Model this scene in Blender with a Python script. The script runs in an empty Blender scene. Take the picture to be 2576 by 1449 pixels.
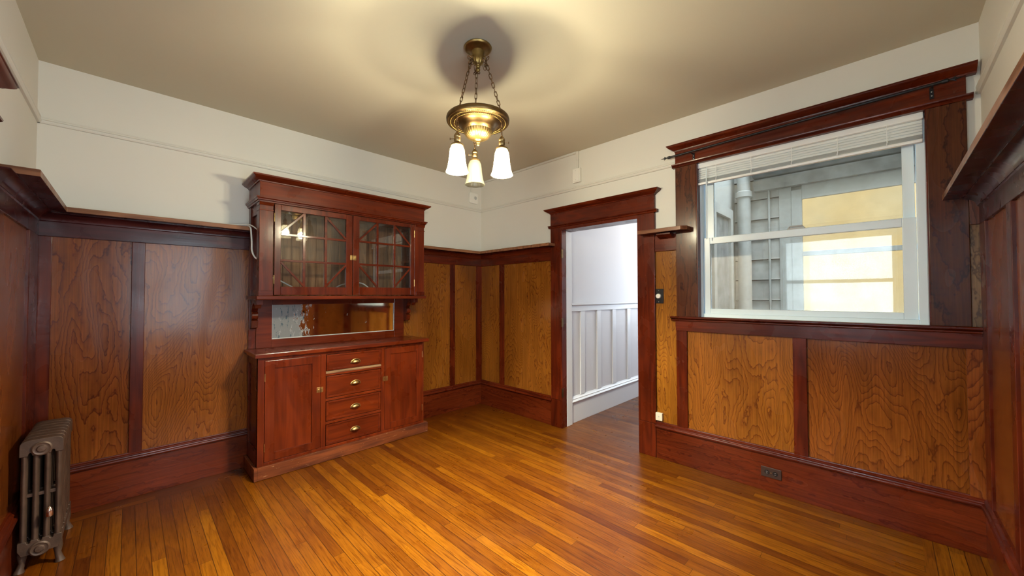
import bpy, bmesh, math, random
from mathutils import Vector, Matrix
random.seed(7)
sc = bpy.context.scene
COL = sc.collection
PI = math.pi

# ------------------------------------------------------------------ camera
CH = 1.40
CAM = Vector((-3.245746, -3.779272, CH))
yaw, pit, rol = math.radians(44.668), math.radians(1.1666), math.radians(-0.1046)
d = Vector((math.cos(pit)*math.cos(yaw), math.cos(pit)*math.sin(yaw), math.sin(pit)))
rt = Vector((math.sin(yaw), -math.cos(yaw), 0)); up = rt.cross(d)
R_ = math.cos(rol)*rt + math.sin(rol)*up
U_ = -math.sin(rol)*rt + math.cos(rol)*up
cd = bpy.data.cameras.new('camera'); cam = bpy.data.objects.new('camera', cd); COL.objects.link(cam)
M = Matrix.Identity(4)
for i in range(3):
    M[i][0] = R_[i]; M[i][1] = U_[i]; M[i][2] = -d[i]; M[i][3] = CAM[i]
cam.matrix_world = M
cd.sensor_width = 36.0; cd.lens = 36.0*950.26/2576; cd.clip_start = 0.02
sc.camera = cam

# ------------------------------------------------------------------ light, exposure
sc.view_settings.view_transform = 'Standard'
sc.view_settings.look = 'None'
sc.view_settings.exposure = 1.7
sc.view_settings.gamma = 1.0
sc.view_settings.use_curve_mapping = False
try:
    sc.cycles.max_bounces = 14; sc.cycles.diffuse_bounces = 8; sc.cycles.glossy_bounces = 5
    sc.cycles.transparent_max_bounces = 16; sc.cycles.transmission_bounces = 10
    sc.cycles.sample_clamp_indirect = 6.0; sc.cycles.use_denoising = True
    sc.cycles.caustics_reflective = False; sc.cycles.caustics_refractive = False
except Exception: pass
SKY = 6.2
w = bpy.data.worlds.new('sky'); sc.world = w; w.use_nodes = True
bg = w.node_tree.nodes['Background']
bg.inputs['Color'].default_value = (0.76, 0.88, 1.0, 1); bg.inputs['Strength'].default_value = SKY

def portal(name, loc, rot, sx, sy):
    l = bpy.data.lights.new(name, 'AREA'); l.shape = 'RECTANGLE'; l.size = sx; l.size_y = sy
    l.cycles.is_portal = True
    o = bpy.data.objects.new(name, l); COL.objects.link(o); o.location = loc; o.rotation_euler = rot
portal('left_window_portal', (-3.83, -3.27, 1.6), (0, -PI/2, 0), 1.4, 1.25)
portal('near_window_portal', (-2.70, -4.33, 1.55), (PI/2, 0, 0), 1.0, 1.5)
portal('hall_end_portal', (3.45, -2.025, 1.45), (0, PI/2, 0), 1.0, .55)  # sky through the added opening at the unseen hall end
portal('light_well_portal', (0.83, -3.7, 4.2), (0, 0, 0), 1.3, 2.2)
BULB = 120.0; WARM = (1.0, 0.94, 0.72)
def point(name, loc, e, col, r=0.03):
    l = bpy.data.lights.new(name, 'POINT'); l.energy = e; l.color = col; l.shadow_soft_size = r
    o = bpy.data.objects.new(name, l); COL.objects.link(o); o.location = loc; return o
point('hall_lamp', (1.75, -2.10, 2.30), 5.5, (1.0, 0.95, 0.86), 0.12)
point('side_room_lamp', (-5.2, -.85, 2.5), 90, (1.0, 0.90, 0.74), 0.15)

# ------------------------------------------------------------------ materials
def newmat(name):
    m = bpy.data.materials.new(name); m.use_nodes = True
    nt = m.node_tree; nt.nodes.clear()
    out = nt.nodes.new('ShaderNodeOutputMaterial'); b = nt.nodes.new('ShaderNodeBsdfPrincipled')
    nt.links.new(b.outputs[0], out.inputs[0])
    return m, nt, b
def N(nt, t, **k):
    n = nt.nodes.new('ShaderNode'+t)
    for a, v in k.items():
        if a[0] == '_': n.inputs[a[1:].replace('_', ' ')].default_value = v
        else: setattr(n, a, v)
    return n
def L(nt, a, b): nt.links.new(a, b)
def ramp(nt, fac, stops, interp='LINEAR'):
    r = nt.nodes.new('ShaderNodeValToRGB'); r.color_ramp.interpolation = interp
    e = r.color_ramp.elements
    while len(e) < len(stops): e.new(0.5)
    for i, (p, c) in enumerate(stops):
        e[i].position = p; e[i].color = (*c, 1) if len(c) == 3 else c
    L(nt, fac, r.inputs[0]); return r
def math_(nt, op, a, b=None, clamp=False):
    n = nt.nodes.new('ShaderNodeMath'); n.operation = op; n.use_clamp = clamp
    for i, x in enumerate((a, b)):
        if x is None: continue
        if isinstance(x, (int, float)): n.inputs[i].default_value = x
        else: L(nt, x, n.inputs[i])
    return n.outputs[0]
def mix(nt, fac, a, b, mode='MIX'):
    n = nt.nodes.new('ShaderNodeMix'); n.data_type = 'RGBA'; n.blend_type = mode
    for s, x in ((0, fac), (6, a), (7, b)):
        if isinstance(x, (int, float)): n.inputs[s].default_value = x
        elif isinstance(x, tuple): n.inputs[s].default_value = (*x, 1)
        else: L(nt, x, n.inputs[s])
    return n.outputs[2]
def coords(nt, rnd=True):
    tc = nt.nodes.new('ShaderNodeTexCoord')
    if not rnd: return tc.outputs['Object']
    oi = nt.nodes.new('ShaderNodeObjectInfo')
    m = math_(nt, 'MULTIPLY', oi.outputs['Random'], 37.0)
    cb = nt.nodes.new('ShaderNodeCombineXYZ')
    for i in range(3): L(nt, m, cb.inputs[i])
    va = nt.nodes.new('ShaderNodeVectorMath'); va.operation = 'ADD'
    L(nt, tc.outputs['Object'], va.inputs[0]); L(nt, cb.outputs[0], va.inputs[1])
    return va.outputs[0]
def scaled(nt, v, s):
    n = nt.nodes.new('ShaderNodeVectorMath'); n.operation = 'MULTIPLY'
    L(nt, v, n.inputs[0]); n.inputs[1].default_value = s; return n.outputs[0]
def noise(nt, v, scale, detail=2, rough=.5, dist=0):
    n = N(nt, 'TexNoise', _Scale=scale, _Detail=detail, _Roughness=rough, _Distortion=dist)
    L(nt, v, n.inputs['Vector']); return n.outputs['Fac']
def axs(axis, along, across):
    s = [across]*3; s['XYZ'.index(axis)] = along; return tuple(s)

def figured(name, axis, light, mid, dark, rings=13, fs=2.6, along=.34, rough=.3, contrast=1.0, coat=.35, var=.35):
    """rotary cut fir / flat sawn figure : contour lines of a stretched noise"""
    m, nt, b = newmat(name); v = coords(nt)
    vs = scaled(nt, v, axs(axis, along, 1.0))
    n0 = noise(nt, vs, fs, 2.2, .52, .35)
    wob = noise(nt, scaled(nt, v, axs(axis, 1.0, 2.0)), 14, 2, .6)
    k = math_(nt, 'ADD', math_(nt, 'MULTIPLY', n0, rings), math_(nt, 'MULTIPLY', wob, 1.25))
    fr = math_(nt, 'FRACT', k)
    r = ramp(nt, fr, [(0, light), (.50, tuple(light[i]*.6+mid[i]*.4 for i in range(3))), (.78, mid), (.90, dark), (.95, mid), (1, light)])
    fib = noise(nt, scaled(nt, v, axs(axis, 3.0, 130.0)), 1.0, 3, .6)
    fr2 = ramp(nt, fib, [(.25, (.62, .62, .62)), (.75, (1.15, 1.12, 1.08))])
    c = mix(nt, 1.0, r.outputs[0], fr2.outputs[0], 'MULTIPLY')
    big = noise(nt, scaled(nt, v, axs(axis, .6, 1.6)), 1.7, 2, .5)
    bigr = ramp(nt, big, [(.3, (1-var, 1-var*1.15, 1-var*1.2)), (.7, (1.12, 1.12, 1.1))])
    c = mix(nt, 1.0, c, bigr.outputs[0], 'MULTIPLY')
    L(nt, c, b.inputs['Base Color'])
    b.inputs['Roughness'].default_value = rough
    rr = ramp(nt, big, [(.3, (rough*.8,)*3), (.7, (rough*1.25,)*3)]); L(nt, rr.outputs[0], b.inputs['Roughness'])
    b.inputs['Coat Weight'].default_value = coat*.3; b.inputs['Coat Roughness'].default_value = .12; b.inputs['Specular IOR Level'].default_value = .20
    bp = N(nt, 'Bump', _Strength=.12, _Distance=.002); L(nt, fr, bp.inputs['Height']); L(nt, bp.outputs[0], b.inputs['Normal'])
    bp2 = N(nt, 'Bump', _Strength=.10, _Distance=.004)
    L(nt, noise(nt, v, 9, 2), bp2.inputs['Height']); L(nt, bp.outputs[0], bp2.inputs['Normal']); L(nt, bp2.outputs[0], b.inputs['Normal'])
    return m
def straight(name, axis, light, dark, rough=.3, wear=None, coat=.4, wearamt=.68):
    """plain stained trim, fine straight grain with a slow figure and scuffs"""
    m, nt, b = newmat(name); v = coords(nt)
    g = noise(nt, scaled(nt, v, axs(axis, 1.6, 42.0)), 1.0, 3, .62, .4)
    g2 = noise(nt, scaled(nt, v, axs(axis, .7, 5.0)), 2.0, 2, .5, .5)
    gg = math_(nt, 'ADD', math_(nt, 'MULTIPLY', math_(nt, 'SINE', math_(nt, 'MULTIPLY', g2, 26.0)), .5), .5)
    f = math_(nt, 'ADD', math_(nt, 'MULTIPLY', g, .75), math_(nt, 'MULTIPLY', gg, .25))
    r = ramp(nt, f, [(.25, dark), (.72, light)])
    c = r.outputs[0]
    big = noise(nt, v, 2.2, 2)
    bigr = ramp(nt, big, [(.3, (.68, .62, .62)), (.7, (1.15, 1.15, 1.15))])
    c = mix(nt, 1.0, c, bigr.outputs[0], 'MULTIPLY')
    if wear:
        wn = noise(nt, scaled(nt, v, axs(axis, 2.0, 9.0)), 6, 4, .75)
        wm = ramp(nt, wn, [(wearamt, (0, 0, 0)), (wearamt+.06, (1, 1, 1))])
        c = mix(nt, wm.outputs[0], c, wear)
    L(nt, c, b.inputs['Base Color'])
    rr = ramp(nt, noise(nt, v, 5, 3), [(.3, (rough*.75,)*3), (.7, (rough*1.35,)*3)]); L(nt, rr.outputs[0], b.inputs['Roughness'])
    b.inputs['Coat Weight'].default_value = coat*.3; b.inputs['Coat Roughness'].default_value = .14; b.inputs['Specular IOR Level'].default_value = .20
    bp = N(nt, 'Bump', _Strength=.30, _Distance=.0015); L(nt, g, bp.inputs['Height']); L(nt, bp.outputs[0], b.inputs['Normal'])
    return m
def plain(name, col, rough=.5, metal=0.0, spec=.5, bump=0, bs=60, var=0, vs=3, coat=0):
    m, nt, b = newmat(name); b.inputs['Base Color'].default_value = (*col, 1)
    b.inputs['Roughness'].default_value = rough; b.inputs['Metallic'].default_value = metal
    b.inputs['Specular IOR Level'].default_value = spec; b.inputs['Coat Weight'].default_value = coat
    v = coords(nt, False)
    if var:
        r = ramp(nt, noise(nt, v, vs, 3), [(.3, tuple(x*(1-var) for x in col)), (.7, tuple(min(1, x*(1+var)) for x in col))])
        L(nt, r.outputs[0], b.inputs['Base Color'])
    if bump:
        bp = N(nt, 'Bump', _Strength=bump, _Distance=.003); L(nt, noise(nt, v, bs, 3), bp.inputs['Height']); L(nt, bp.outputs[0], b.inputs['Normal'])
    return m

def floor_mat(name, along):
    m, nt, b = newmat(name); v = coords(nt, False)
    sp = nt.nodes.new('ShaderNodeSeparateXYZ'); L(nt, v, sp.inputs[0])
    ac, al = (sp.outputs[0], sp.outputs[1]) if along == 'Y' else (sp.outputs[1], sp.outputs[0])
    u = math_(nt, 'DIVIDE', ac, .0572); iu = math_(nt, 'FLOOR', u); fu = math_(nt, 'FRACT', u)
    w1 = N(nt, 'TexWhiteNoise', noise_dimensions='1D'); L(nt, iu, w1.inputs['W'])
    t = math_(nt, 'ADD', math_(nt, 'DIVIDE', al, 1.35), math_(nt, 'MULTIPLY', w1.outputs['Value'], 9.0))
    it = math_(nt, 'FLOOR', t); ft = math_(nt, 'FRACT', t)
    w2 = N(nt, 'TexWhiteNoise', noise_dimensions='2D')
    cb = nt.nodes.new('ShaderNodeCombineXYZ'); L(nt, iu, cb.inputs[0]); L(nt, it, cb.inputs[1]); L(nt, cb.outputs[0], w2.inputs['Vector'])
    rv = w2.outputs['Value']
    cb2 = nt.nodes.new('ShaderNodeCombineXYZ'); L(nt, math_(nt, 'MULTIPLY', rv, 60.), cb2.inputs[2])
    va = nt.nodes.new('ShaderNodeVectorMath'); va.operation = 'ADD'; L(nt, v, va.inputs[0]); L(nt, cb2.outputs[0], va.inputs[1])
    vv = va.outputs[0]
    g0 = noise(nt, scaled(nt, vv, axs(along, .32, 6.0)), 2.2, 2, .5, .3)
    fr = math_(nt, 'FRACT', math_(nt, 'MULTIPLY', g0, 11.0))
    pores = noise(nt, scaled(nt, vv, axs(along, 9.0, 190.0)), 1.0, 2, .6)
    base = ramp(nt, rv, [(0, (.085, .0215, .0018)), (.3, (.165, .0530, .0026)), (.55, (.122, .0360, .0023)), (.8, (.215, .0770, .0034)), (1, (.155, .0510, .0028))])
    lines = ramp(nt, fr, [(0, (1.08, 1.06, 1.0)), (.6, (.95, .9, .85)), (.86, (.76, .63, .52)), (1, (1.08, 1.06, 1.0))])
    c = mix(nt, 1.0, base.outputs[0], lines.outputs[0], 'MULTIPLY')
    pr_ = ramp(nt, pores, [(.30, (.55, .45, .38)), (.5, (1, 1, 1))]); c = mix(nt, 1.0, c, pr_.outputs[0], 'MULTIPLY')
    big = ramp(nt, noise(nt, v, 1.3, 3, .6), [(.32, (.80, .74, .66)), (.66, (1.08, 1.08, 1.05))]); c = mix(nt, 1.0, c, big.outputs[0], 'MULTIPLY')
    # redder and darker towards the back-left and left walls
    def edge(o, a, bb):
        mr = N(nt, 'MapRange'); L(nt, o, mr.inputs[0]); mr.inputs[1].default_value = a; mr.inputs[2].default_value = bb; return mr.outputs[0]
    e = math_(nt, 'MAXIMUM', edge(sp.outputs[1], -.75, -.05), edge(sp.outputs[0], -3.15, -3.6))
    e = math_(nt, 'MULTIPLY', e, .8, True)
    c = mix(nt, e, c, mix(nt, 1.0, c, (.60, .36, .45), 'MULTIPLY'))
    wn = ramp(nt, noise(nt, scaled(nt, v, axs(along, 1.0, 4.0)), 7, 5, .8), [(.82, (0, 0, 0)), (.88, (1, 1, 1))])
    c = mix(nt, math_(nt, 'MULTIPLY', wn.outputs[0], .10), c, (.10, .03, .008))
    gu = math_(nt, 'LESS_THAN', math_(nt, 'MINIMUM', fu, math_(nt, 'SUBTRACT', 1.0, fu)), .030)
    gt = math_(nt, 'LESS_THAN', ft, .0018)
    gap = math_(nt, 'MAXIMUM', gu, gt)
    c = mix(nt, math_(nt, 'MULTIPLY', gap, .85), c, (.03, .008, .002))
    L(nt, c, b.inputs['Base Color'])
    rr = ramp(nt, noise(nt, v, 3, 4, .7), [(.3, (.24,)*3), (.7, (.42,)*3)]); L(nt, rr.outputs[0], b.inputs['Roughness'])
    b.inputs['Coat Weight'].default_value = .05; b.inputs['Coat Roughness'].default_value = .2; b.inputs['Specular IOR Level'].default_value = .25
    bp = N(nt, 'Bump', _Strength=.35, _Distance=.0012)
    L(nt, math_(nt, 'SUBTRACT', math_(nt, 'ADD', math_(nt, 'MULTIPLY', noise(nt, v, 11, 2), .9), math_(nt, 'MULTIPLY', rv, .5)), gap), bp.inputs['Height']); L(nt, bp.outputs[0], b.inputs['Normal'])
    return m

def glass_mat(name, tint=(.93, .96, .95), dirt=0.0, rough=0.0, fres=1.0):
    m = bpy.data.materials.new(name); m.use_nodes = True; nt = m.node_tree; nt.nodes.clear()
    out = nt.nodes.new('ShaderNodeOutputMaterial')
    tr = N(nt, 'BsdfTransparent'); tr.inputs[0].default_value = (*tint, 1)
    gl = N(nt, 'BsdfGlossy'); gl.inputs['Roughness'].default_value = rough; gl.inputs['Color'].default_value = (1, 1, 1, 1)
    fz = N(nt, 'Fresnel', _IOR=1.52)
    f2 = math_(nt, 'MULTIPLY', fz.outputs[0], fres, True)
    mx = nt.nodes.new('ShaderNodeMixShader'); L(nt, f2, mx.inputs[0]); L(nt, tr.outputs[0], mx.inputs[1]); L(nt, gl.outputs[0], mx.inputs[2])
    res = mx.outputs[0]
    if dirt:
        df = N(nt, 'BsdfDiffuse'); df.inputs[0].default_value = (.55, .53, .46, 1)
        v = coords(nt, False)
        dn = ramp(nt, noise(nt, v, 5, 5, .7), [(.35, (dirt*.4,)*3), (.75, (dirt*1.5,)*3)])
        mx2 = nt.nodes.new('ShaderNodeMixShader'); L(nt, dn.outputs[0], mx2.inputs[0]); L(nt, res, mx2.inputs[1]); L(nt, df.outputs[0], mx2.inputs[2]); res = mx2.outputs[0]
    L(nt, res, out.inputs[0]); return m
def emis(name, col, s):
    m = bpy.data.materials.new(name); m.use_nodes = True; nt = m.node_tree; nt.nodes.clear()
    out = nt.nodes.new('ShaderNodeOutputMaterial'); e = N(nt, 'Emission', _Strength=s); e.inputs[0].default_value = (*col, 1)
    L(nt, e.outputs[0], out.inputs[0]); return m

M_ = {}
# panels
PL, PM, PD = (0.2856, 0.1025, 0.0126), (0.2310, 0.0756, 0.0101), (0.1302, 0.0344, 0.0067)
M_['panel'] = figured('fir_panel', 'Z', PL, PM, PD, rings=72, fs=2.1, along=.31, rough=.25)
M_['panel_red'] = figured('red_fir_panel', 'Z', (0.2380, 0.0665, 0.0112), (0.1820, 0.0448, 0.0084), (0.0945, 0.0189, 0.0049), rings=52, fs=2.0, along=.24, rough=.25)
M_['panel_brown'] = figured('brown_fir_panel', 'Z', (0.2478, 0.0773, 0.0118), (0.1974, 0.0571, 0.0101), (0.1134, 0.0286, 0.0067), rings=64, fs=2.0, along=.30, rough=.24)
M_['panel_gold'] = figured('gold_fir_panel', 'Z', (0.3440, 0.1376, 0.0129), (0.2752, 0.0963, 0.0095), (0.1419, 0.0387, 0.0060), rings=50, fs=3.0, along=.2, rough=.3)
TL, TD = (0.1240, 0.0168, 0.0036), (0.0544, 0.0064, 0.0022)
for a in 'XYZ':
    M_['trim'+a] = straight('mahogany_trim_'+a, a, TL, TD, rough=.28)
    M_['cab'+a] = straight('cabinet_wood_'+a, a, (0.1480, 0.0208, 0.0036), (0.0760, 0.0088, 0.0022), rough=.30, coat=1.0, wear=(0.2400, 0.0960, 0.0320), wearamt=.72)
    M_['case'+a] = figured('dark_casing_'+a, a, (0.1020, 0.0281, 0.0093), (0.0723, 0.0170, 0.0068), (0.0340, 0.0068, 0.0034), rings=18, fs=3, along=.18, rough=.27)
for a in 'XYZ': M_['dark'+a] = straight('dark_stained_trim_'+a, a, (.075, .016, .016), (.03, .006, .007), rough=.26)  # darker trim; carries the painted shade on shelf undersides
M_['baseX'] = figured('base_board_X', 'X', (0.1394, 0.0230, 0.0057), (0.1148, 0.0172, 0.0045), (0.0779, 0.0107, 0.0037), rings=15, fs=3.2, along=.15, rough=.26)
M_['baseY'] = figured('base_board_Y', 'Y', (0.1394, 0.0230, 0.0057), (0.1148, 0.0172, 0.0045), (0.0779, 0.0107, 0.0037), rings=15, fs=3.2, along=.15, rough=.26)
M_['plinth'] = straight('worn_plinth_wood', 'X', (.20, .052, .014), (.06, .014, .006), rough=.6, wear=(.33, .17, .08), wearamt=.62, coat=.05)
M_['worn'] = straight('bare_worn_wood', 'X', (.30, .17, .085), (.12, .06, .03), rough=.6, coat=0)
M_['filler'] = figured('greyed_filler_wood', 'Z', (.26, .16, .085), (.2, .12, .06), (.09, .05, .03), rings=6, fs=4, along=.12, rough=.35)
M_['shelfX'] = straight('shelf_edge_X', 'X', (.30, .135, .065), (.13, .05, .022), rough=.4, wear=(.40, .27, .16), wearamt=.66)
M_['shelfY'] = straight('shelf_edge_Y', 'Y', (.26, .105, .045), (.11, .035, .015), rough=.35, wear=(.36, .22, .12), wearamt=.66)
M_['bead'] = straight('grey_beadboard', 'Z', (.42, .23, .12), (.20, .10, .055), rough=.6, coat=0)
M_['plaster'] = plain('cream_plaster', (.68, .655, .595), rough=.6, bump=.08, bs=35, var=.02, vs=1.2)
M_['ceil'] = plain('tan_ceiling_paint', (0.5320, 0.4892, 0.3752), rough=.7, bump=.05, bs=30)
M_['rail'] = plain('cream_rail_paint', (.65, .63, .57), rough=.45)
M_['white'] = plain('white_gloss_paint', (.70, .72, .75), rough=.4)
M_['hallwall'] = plain('hall_white_paint', (.66, .66, .68), rough=.55, bump=.05, bs=40)
M_['pvc'] = plain('white_vinyl', (.80, .92, .99), rough=.3)
M_['slat'] = plain('blind_slat_white', (.86, .88, .88), rough=.35)
M_['plasticw'] = plain('white_plastic', (.78, .77, .72), rough=.35)
M_['plasticc'] = plain('cream_plastic', (.66, .64, .52), rough=.4)
M_['plasticg'] = plain('grey_plastic', (.45, .46, .45), rough=.45)
M_['black'] = plain('black_plastic', (.012, .012, .014), rough=.25)
M_['brown'] = plain('dark_brown_plastic', (.035, .018, .014), rough=.3)
M_['iron'] = plain('black_iron', (.018, .018, .022), rough=.4, metal=.6)
M_['steel'] = plain('steel_screw', (.6, .6, .58), rough=.3, metal=1)
M_['brass'] = plain('old_brass', (.50, .34, .13), rough=.34, metal=1, var=.35, vs=30)
M_['brassdark'] = plain('dark_antique_brass', (.125, .075, .03), rough=.42, metal=1, var=.3, vs=22)
M_['brasslamp'] = plain('lamp_brass', (.27, .175, .06), rough=.42, metal=1, var=.25, vs=18)
M_['brasssocket'] = plain('socket_brass', (.22, .15, .07), rough=.4, metal=1, var=.4, vs=40)
M_['chain'] = plain('bronze_chain', (.17, .10, .05), rough=.4, metal=1)
M_['rad'] = plain('bronze_painted_iron', (.095, .056, .038), rough=.45, metal=.35, var=.3, vs=14, bump=.25, bs=120)
M_['silver'] = plain('nickel_vent', (.75, .62, .5), rough=.2, metal=1)
M_['siding'] = plain('weathered_white_siding', (.40, .39, .36), rough=.8, var=.25, vs=5, bump=.3, bs=25)
M_['well'] = plain('light_well_paint', (.36, .355, .33), rough=.8, var=.12, vs=3)
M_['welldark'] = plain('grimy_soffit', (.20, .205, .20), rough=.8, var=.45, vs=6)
M_['pipe'] = plain('painted_drain_pipe', (.36, .36, .34), rough=.6, var=.1)
M_['floorY'] = floor_mat('oak_floor', 'Y'); M_['floorX'] = floor_mat('oak_floor_border', 'X')
M_['glass'] = glass_mat('window_glass', (.95, .97, .96), dirt=.10)
M_['cabglass'] = glass_mat('cabinet_glass', (.93, .94, .93), dirt=.015, fres=1.5)
def sheer_mat():
    m = bpy.data.materials.new('sheer_cloth'); m.use_nodes = True; nt = m.node_tree; nt.nodes.clear()
    out = nt.nodes.new('ShaderNodeOutputMaterial'); a = N(nt, 'BsdfTransparent'); b = N(nt, 'BsdfTranslucent'); b.inputs[0].default_value = (.9, .9, .88, 1)
    c = nt.nodes.new('ShaderNodeMixShader'); c.inputs[0].default_value = .30; L(nt, a.outputs[0], c.inputs[1]); L(nt, b.outputs[0], c.inputs[2]); L(nt, c.outputs[0], out.inputs[0]); return m
M_['sheer'] = sheer_mat()
def neon():
    m = bpy.data.materials.new('lit_yellow_window'); m.use_nodes = True; nt = m.node_tree; nt.nodes.clear()
    out = nt.nodes.new('ShaderNodeOutputMaterial'); e = N(nt, 'Emission', _Strength=.30)
    v = coords(nt, False)
    r = ramp(nt, noise(nt, v, 2.2, 2), [(.3, (1.0, .76, .36)), (.7, (1.0, .86, .52))]); L(nt, r.outputs[0], e.inputs[0])
    L(nt, e.outputs[0], out.inputs[0]); return m
M_['yellow'] = neon()
def mirror_mat():
    m, nt, b = newmat('desilvered_mirror'); v = coords(nt, False)
    b.inputs['Base Color'].default_value = (.80, .80, .76, 1); b.inputs['Metallic'].default_value = 1; b.inputs['Roughness'].default_value = .05
    sp = nt.nodes.new('ShaderNodeSeparateXYZ'); L(nt, v, sp.inputs[0])
    mr = N(nt, 'MapRange'); L(nt, sp.outputs[0], mr.inputs[0]); mr.inputs[1].default_value = .52; mr.inputs[2].default_value = -.05
    # local x runs from -.56 (left) to .56
    mr.inputs[1].default_value = -.18; mr.inputs[2].default_value = -.42
    n1 = noise(nt, scaled(nt, v, (3, 1, 1)), 7, 5, .75)
    k = math_(nt, 'ADD', math_(nt, 'MULTIPLY', mr.outputs[0], .34), n1)
    fg = ramp(nt, k, [(.66, (0, 0, 0)), (.74, (1, 1, 1))])
    n2 = noise(nt, scaled(nt, v, (5, 1, 1.2)), 6, 4, .7)
    k2 = math_(nt, 'ADD', math_(nt, 'MULTIPLY', mr.outputs[0], .14), n2)
    fd = ramp(nt, k2, [(.70, (0, 0, 0)), (.73, (1, 1, 1))])
    c = mix(nt, fg.outputs[0], (.80, .80, .76), (.20, .20, .195)); c = mix(nt, fd.outputs[0], c, (.03, .07, .09))
    L(nt, c, b.inputs['Base Color'])
    met = math_(nt, 'SUBTRACT', 1.0, math_(nt, 'MULTIPLY', fg.outputs[0], .8)); L(nt, met, b.inputs['Metallic'])
    L(nt, math_(nt, 'ADD', .05, math_(nt, 'MULTIPLY', fg.outputs[0], .4)), b.inputs['Roughness'])
    return m
M_['mirror'] = mirror_mat()
def bulb_mat(name, col, s_):
    m = bpy.data.materials.new(name); m.use_nodes = True; nt = m.node_tree; nt.nodes.clear()
    out = nt.nodes.new('ShaderNodeOutputMaterial'); e = N(nt, 'Emission', _Strength=s_); e.inputs[0].default_value = (*col, 1)
    tr = N(nt, 'BsdfTransparent'); a = nt.nodes.new('ShaderNodeAddShader'); L(nt, e.outputs[0], a.inputs[0]); L(nt, tr.outputs[0], a.inputs[1])
    L(nt, a.outputs[0], out.inputs[0]); return m
def shade_mat(name):
    m = bpy.data.materials.new(name); m.use_nodes = True; nt = m.node_tree; nt.nodes.clear()
    out = nt.nodes.new('ShaderNodeOutputMaterial')
    t = N(nt, 'BsdfTranslucent'); t.inputs[0].default_value = (.36, .34, .27, 1)
    df = N(nt, 'BsdfDiffuse'); df.inputs[0].default_value = (.38, .355, .28, 1)
    g = N(nt, 'BsdfGlossy', _Roughness=.25)
    a = nt.nodes.new('ShaderNodeMixShader'); a.inputs[0].default_value = .25; L(nt, t.outputs[0], a.inputs[1]); L(nt, df.outputs[0], a.inputs[2])
    b = nt.nodes.new('ShaderNodeMixShader'); b.inputs[0].default_value = .05; L(nt, a.outputs[0], b.inputs[1]); L(nt, g.outputs[0], b.inputs[2])
    tr = N(nt, 'BsdfTransparent'); tr.inputs[0].default_value = (1.0, .985, .94, 1)
    c = nt.nodes.new('ShaderNodeMixShader'); c.inputs[0].default_value = .71; L(nt, tr.outputs[0], c.inputs[1]); L(nt, b.outputs[0], c.inputs[2])
    L(nt, c.outputs[0], out.inputs[0]); return m
M_['shade'] = shade_mat('frosted_opal_glass')

# ------------------------------------------------------------------ mesh builder
class MB:
    def __init__(s): s.v = []; s.f = []; s.mi = []; s.cur = 0
    def add(s, vs, fs):
        o = len(s.v); s.v += [tuple(p) for p in vs]; s.f += [tuple(i+o for i in q) for q in fs]; s.mi += [s.cur]*len(fs); return s
    def box(s, x0, x1, y0, y1, z0, z1):
        x0, x1 = min(x0, x1), max(x0, x1); y0, y1 = min(y0, y1), max(y0, y1); z0, z1 = min(z0, z1), max(z0, z1)
        vs = [(x, y, z) for x in (x0, x1) for y in (y0, y1) for z in (z0, z1)]
        return s.add(vs, [(0, 1, 3, 2), (4, 6, 7, 5), (0, 4, 5, 1), (2, 3, 7, 6), (0, 2, 6, 4), (1, 5, 7, 3)])
    def prism(s, prof, axis, a0, a1):
        n = len(prof); vs = []
        for a in (a0, a1):
            for p, q in prof:
                vs.append({'x': (a, p, q), 'y': (p, a, q), 'z': (p, q, a)}[axis])
        fs = [tuple(range(n)), tuple(range(2*n-1, n-1, -1))] + [(i, i+n, (i+1) % n+n, (i+1) % n) for i in range(n)]
        return s.add(vs, fs)
    def lathe(s, prof, c=(0, 0, 0), seg=40, fn=None, axis='z', caps=False):
        vs = []; n = len(prof)
        for r, z in prof:
            for k in range(seg):
                a = 2*PI*k/seg; rr = r*(fn(a, r, z) if fn else 1)
                p = (rr*math.cos(a), rr*math.sin(a), z)
                if axis == 'x': p = (p[2], p[0], p[1])
                if axis == 'y': p = (p[0], p[2], p[1])
                vs.append((c[0]+p[0], c[1]+p[1], c[2]+p[2]))
        fs = [(i*seg+k, i*seg+(k+1) % seg, (i+1)*seg+(k+1) % seg, (i+1)*seg+k) for i in range(n-1) for k in range(seg)]
        if caps: fs += [tuple(range(seg-1, -1, -1)), tuple((n-1)*seg+k for k in range(seg))]
        return s.add(vs, fs)
    def tube(s, pts, r, seg=10, closed=False, rf=None):
        pts = [Vector(p) for p in pts]; n = len(pts); vs = []
        prev = None
        for i, p in enumerate(pts):
            if closed: t = (pts[(i+1) % n]-pts[i-1]).normalized()
            else: t = (pts[min(i+1, n-1)]-pts[max(i-1, 0)]).normalized()
            if prev is None:
                a = Vector((0, 0, 1)) if abs(t.z) < .9 else Vector((1, 0, 0)); u = t.cross(a).normalized()
            else: u = (prev-t*prev.dot(t)).normalized()
            prev = u; w_ = t.cross(u); rr = r*(rf[i] if rf else 1)
            for k in range(seg):
                a = 2*PI*k/seg; vs.append(p+u*rr*math.cos(a)+w_*rr*math.sin(a))
        m = n if closed else n-1
        fs = [(i*seg+k, i*seg+(k+1) % seg, ((i+1) % n)*seg+(k+1) % seg, ((i+1) % n)*seg+k) for i in range(m) for k in range(seg)]
        if not closed: fs += [tuple(range(seg-1, -1, -1)), tuple((n-1)*seg+k for k in range(seg))]
        return s.add(vs, fs)
def wloc(o):
    v = Vector((0, 0, 0))
    while o is not None: v += Vector(o.location); o = o.parent
    return v
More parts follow.
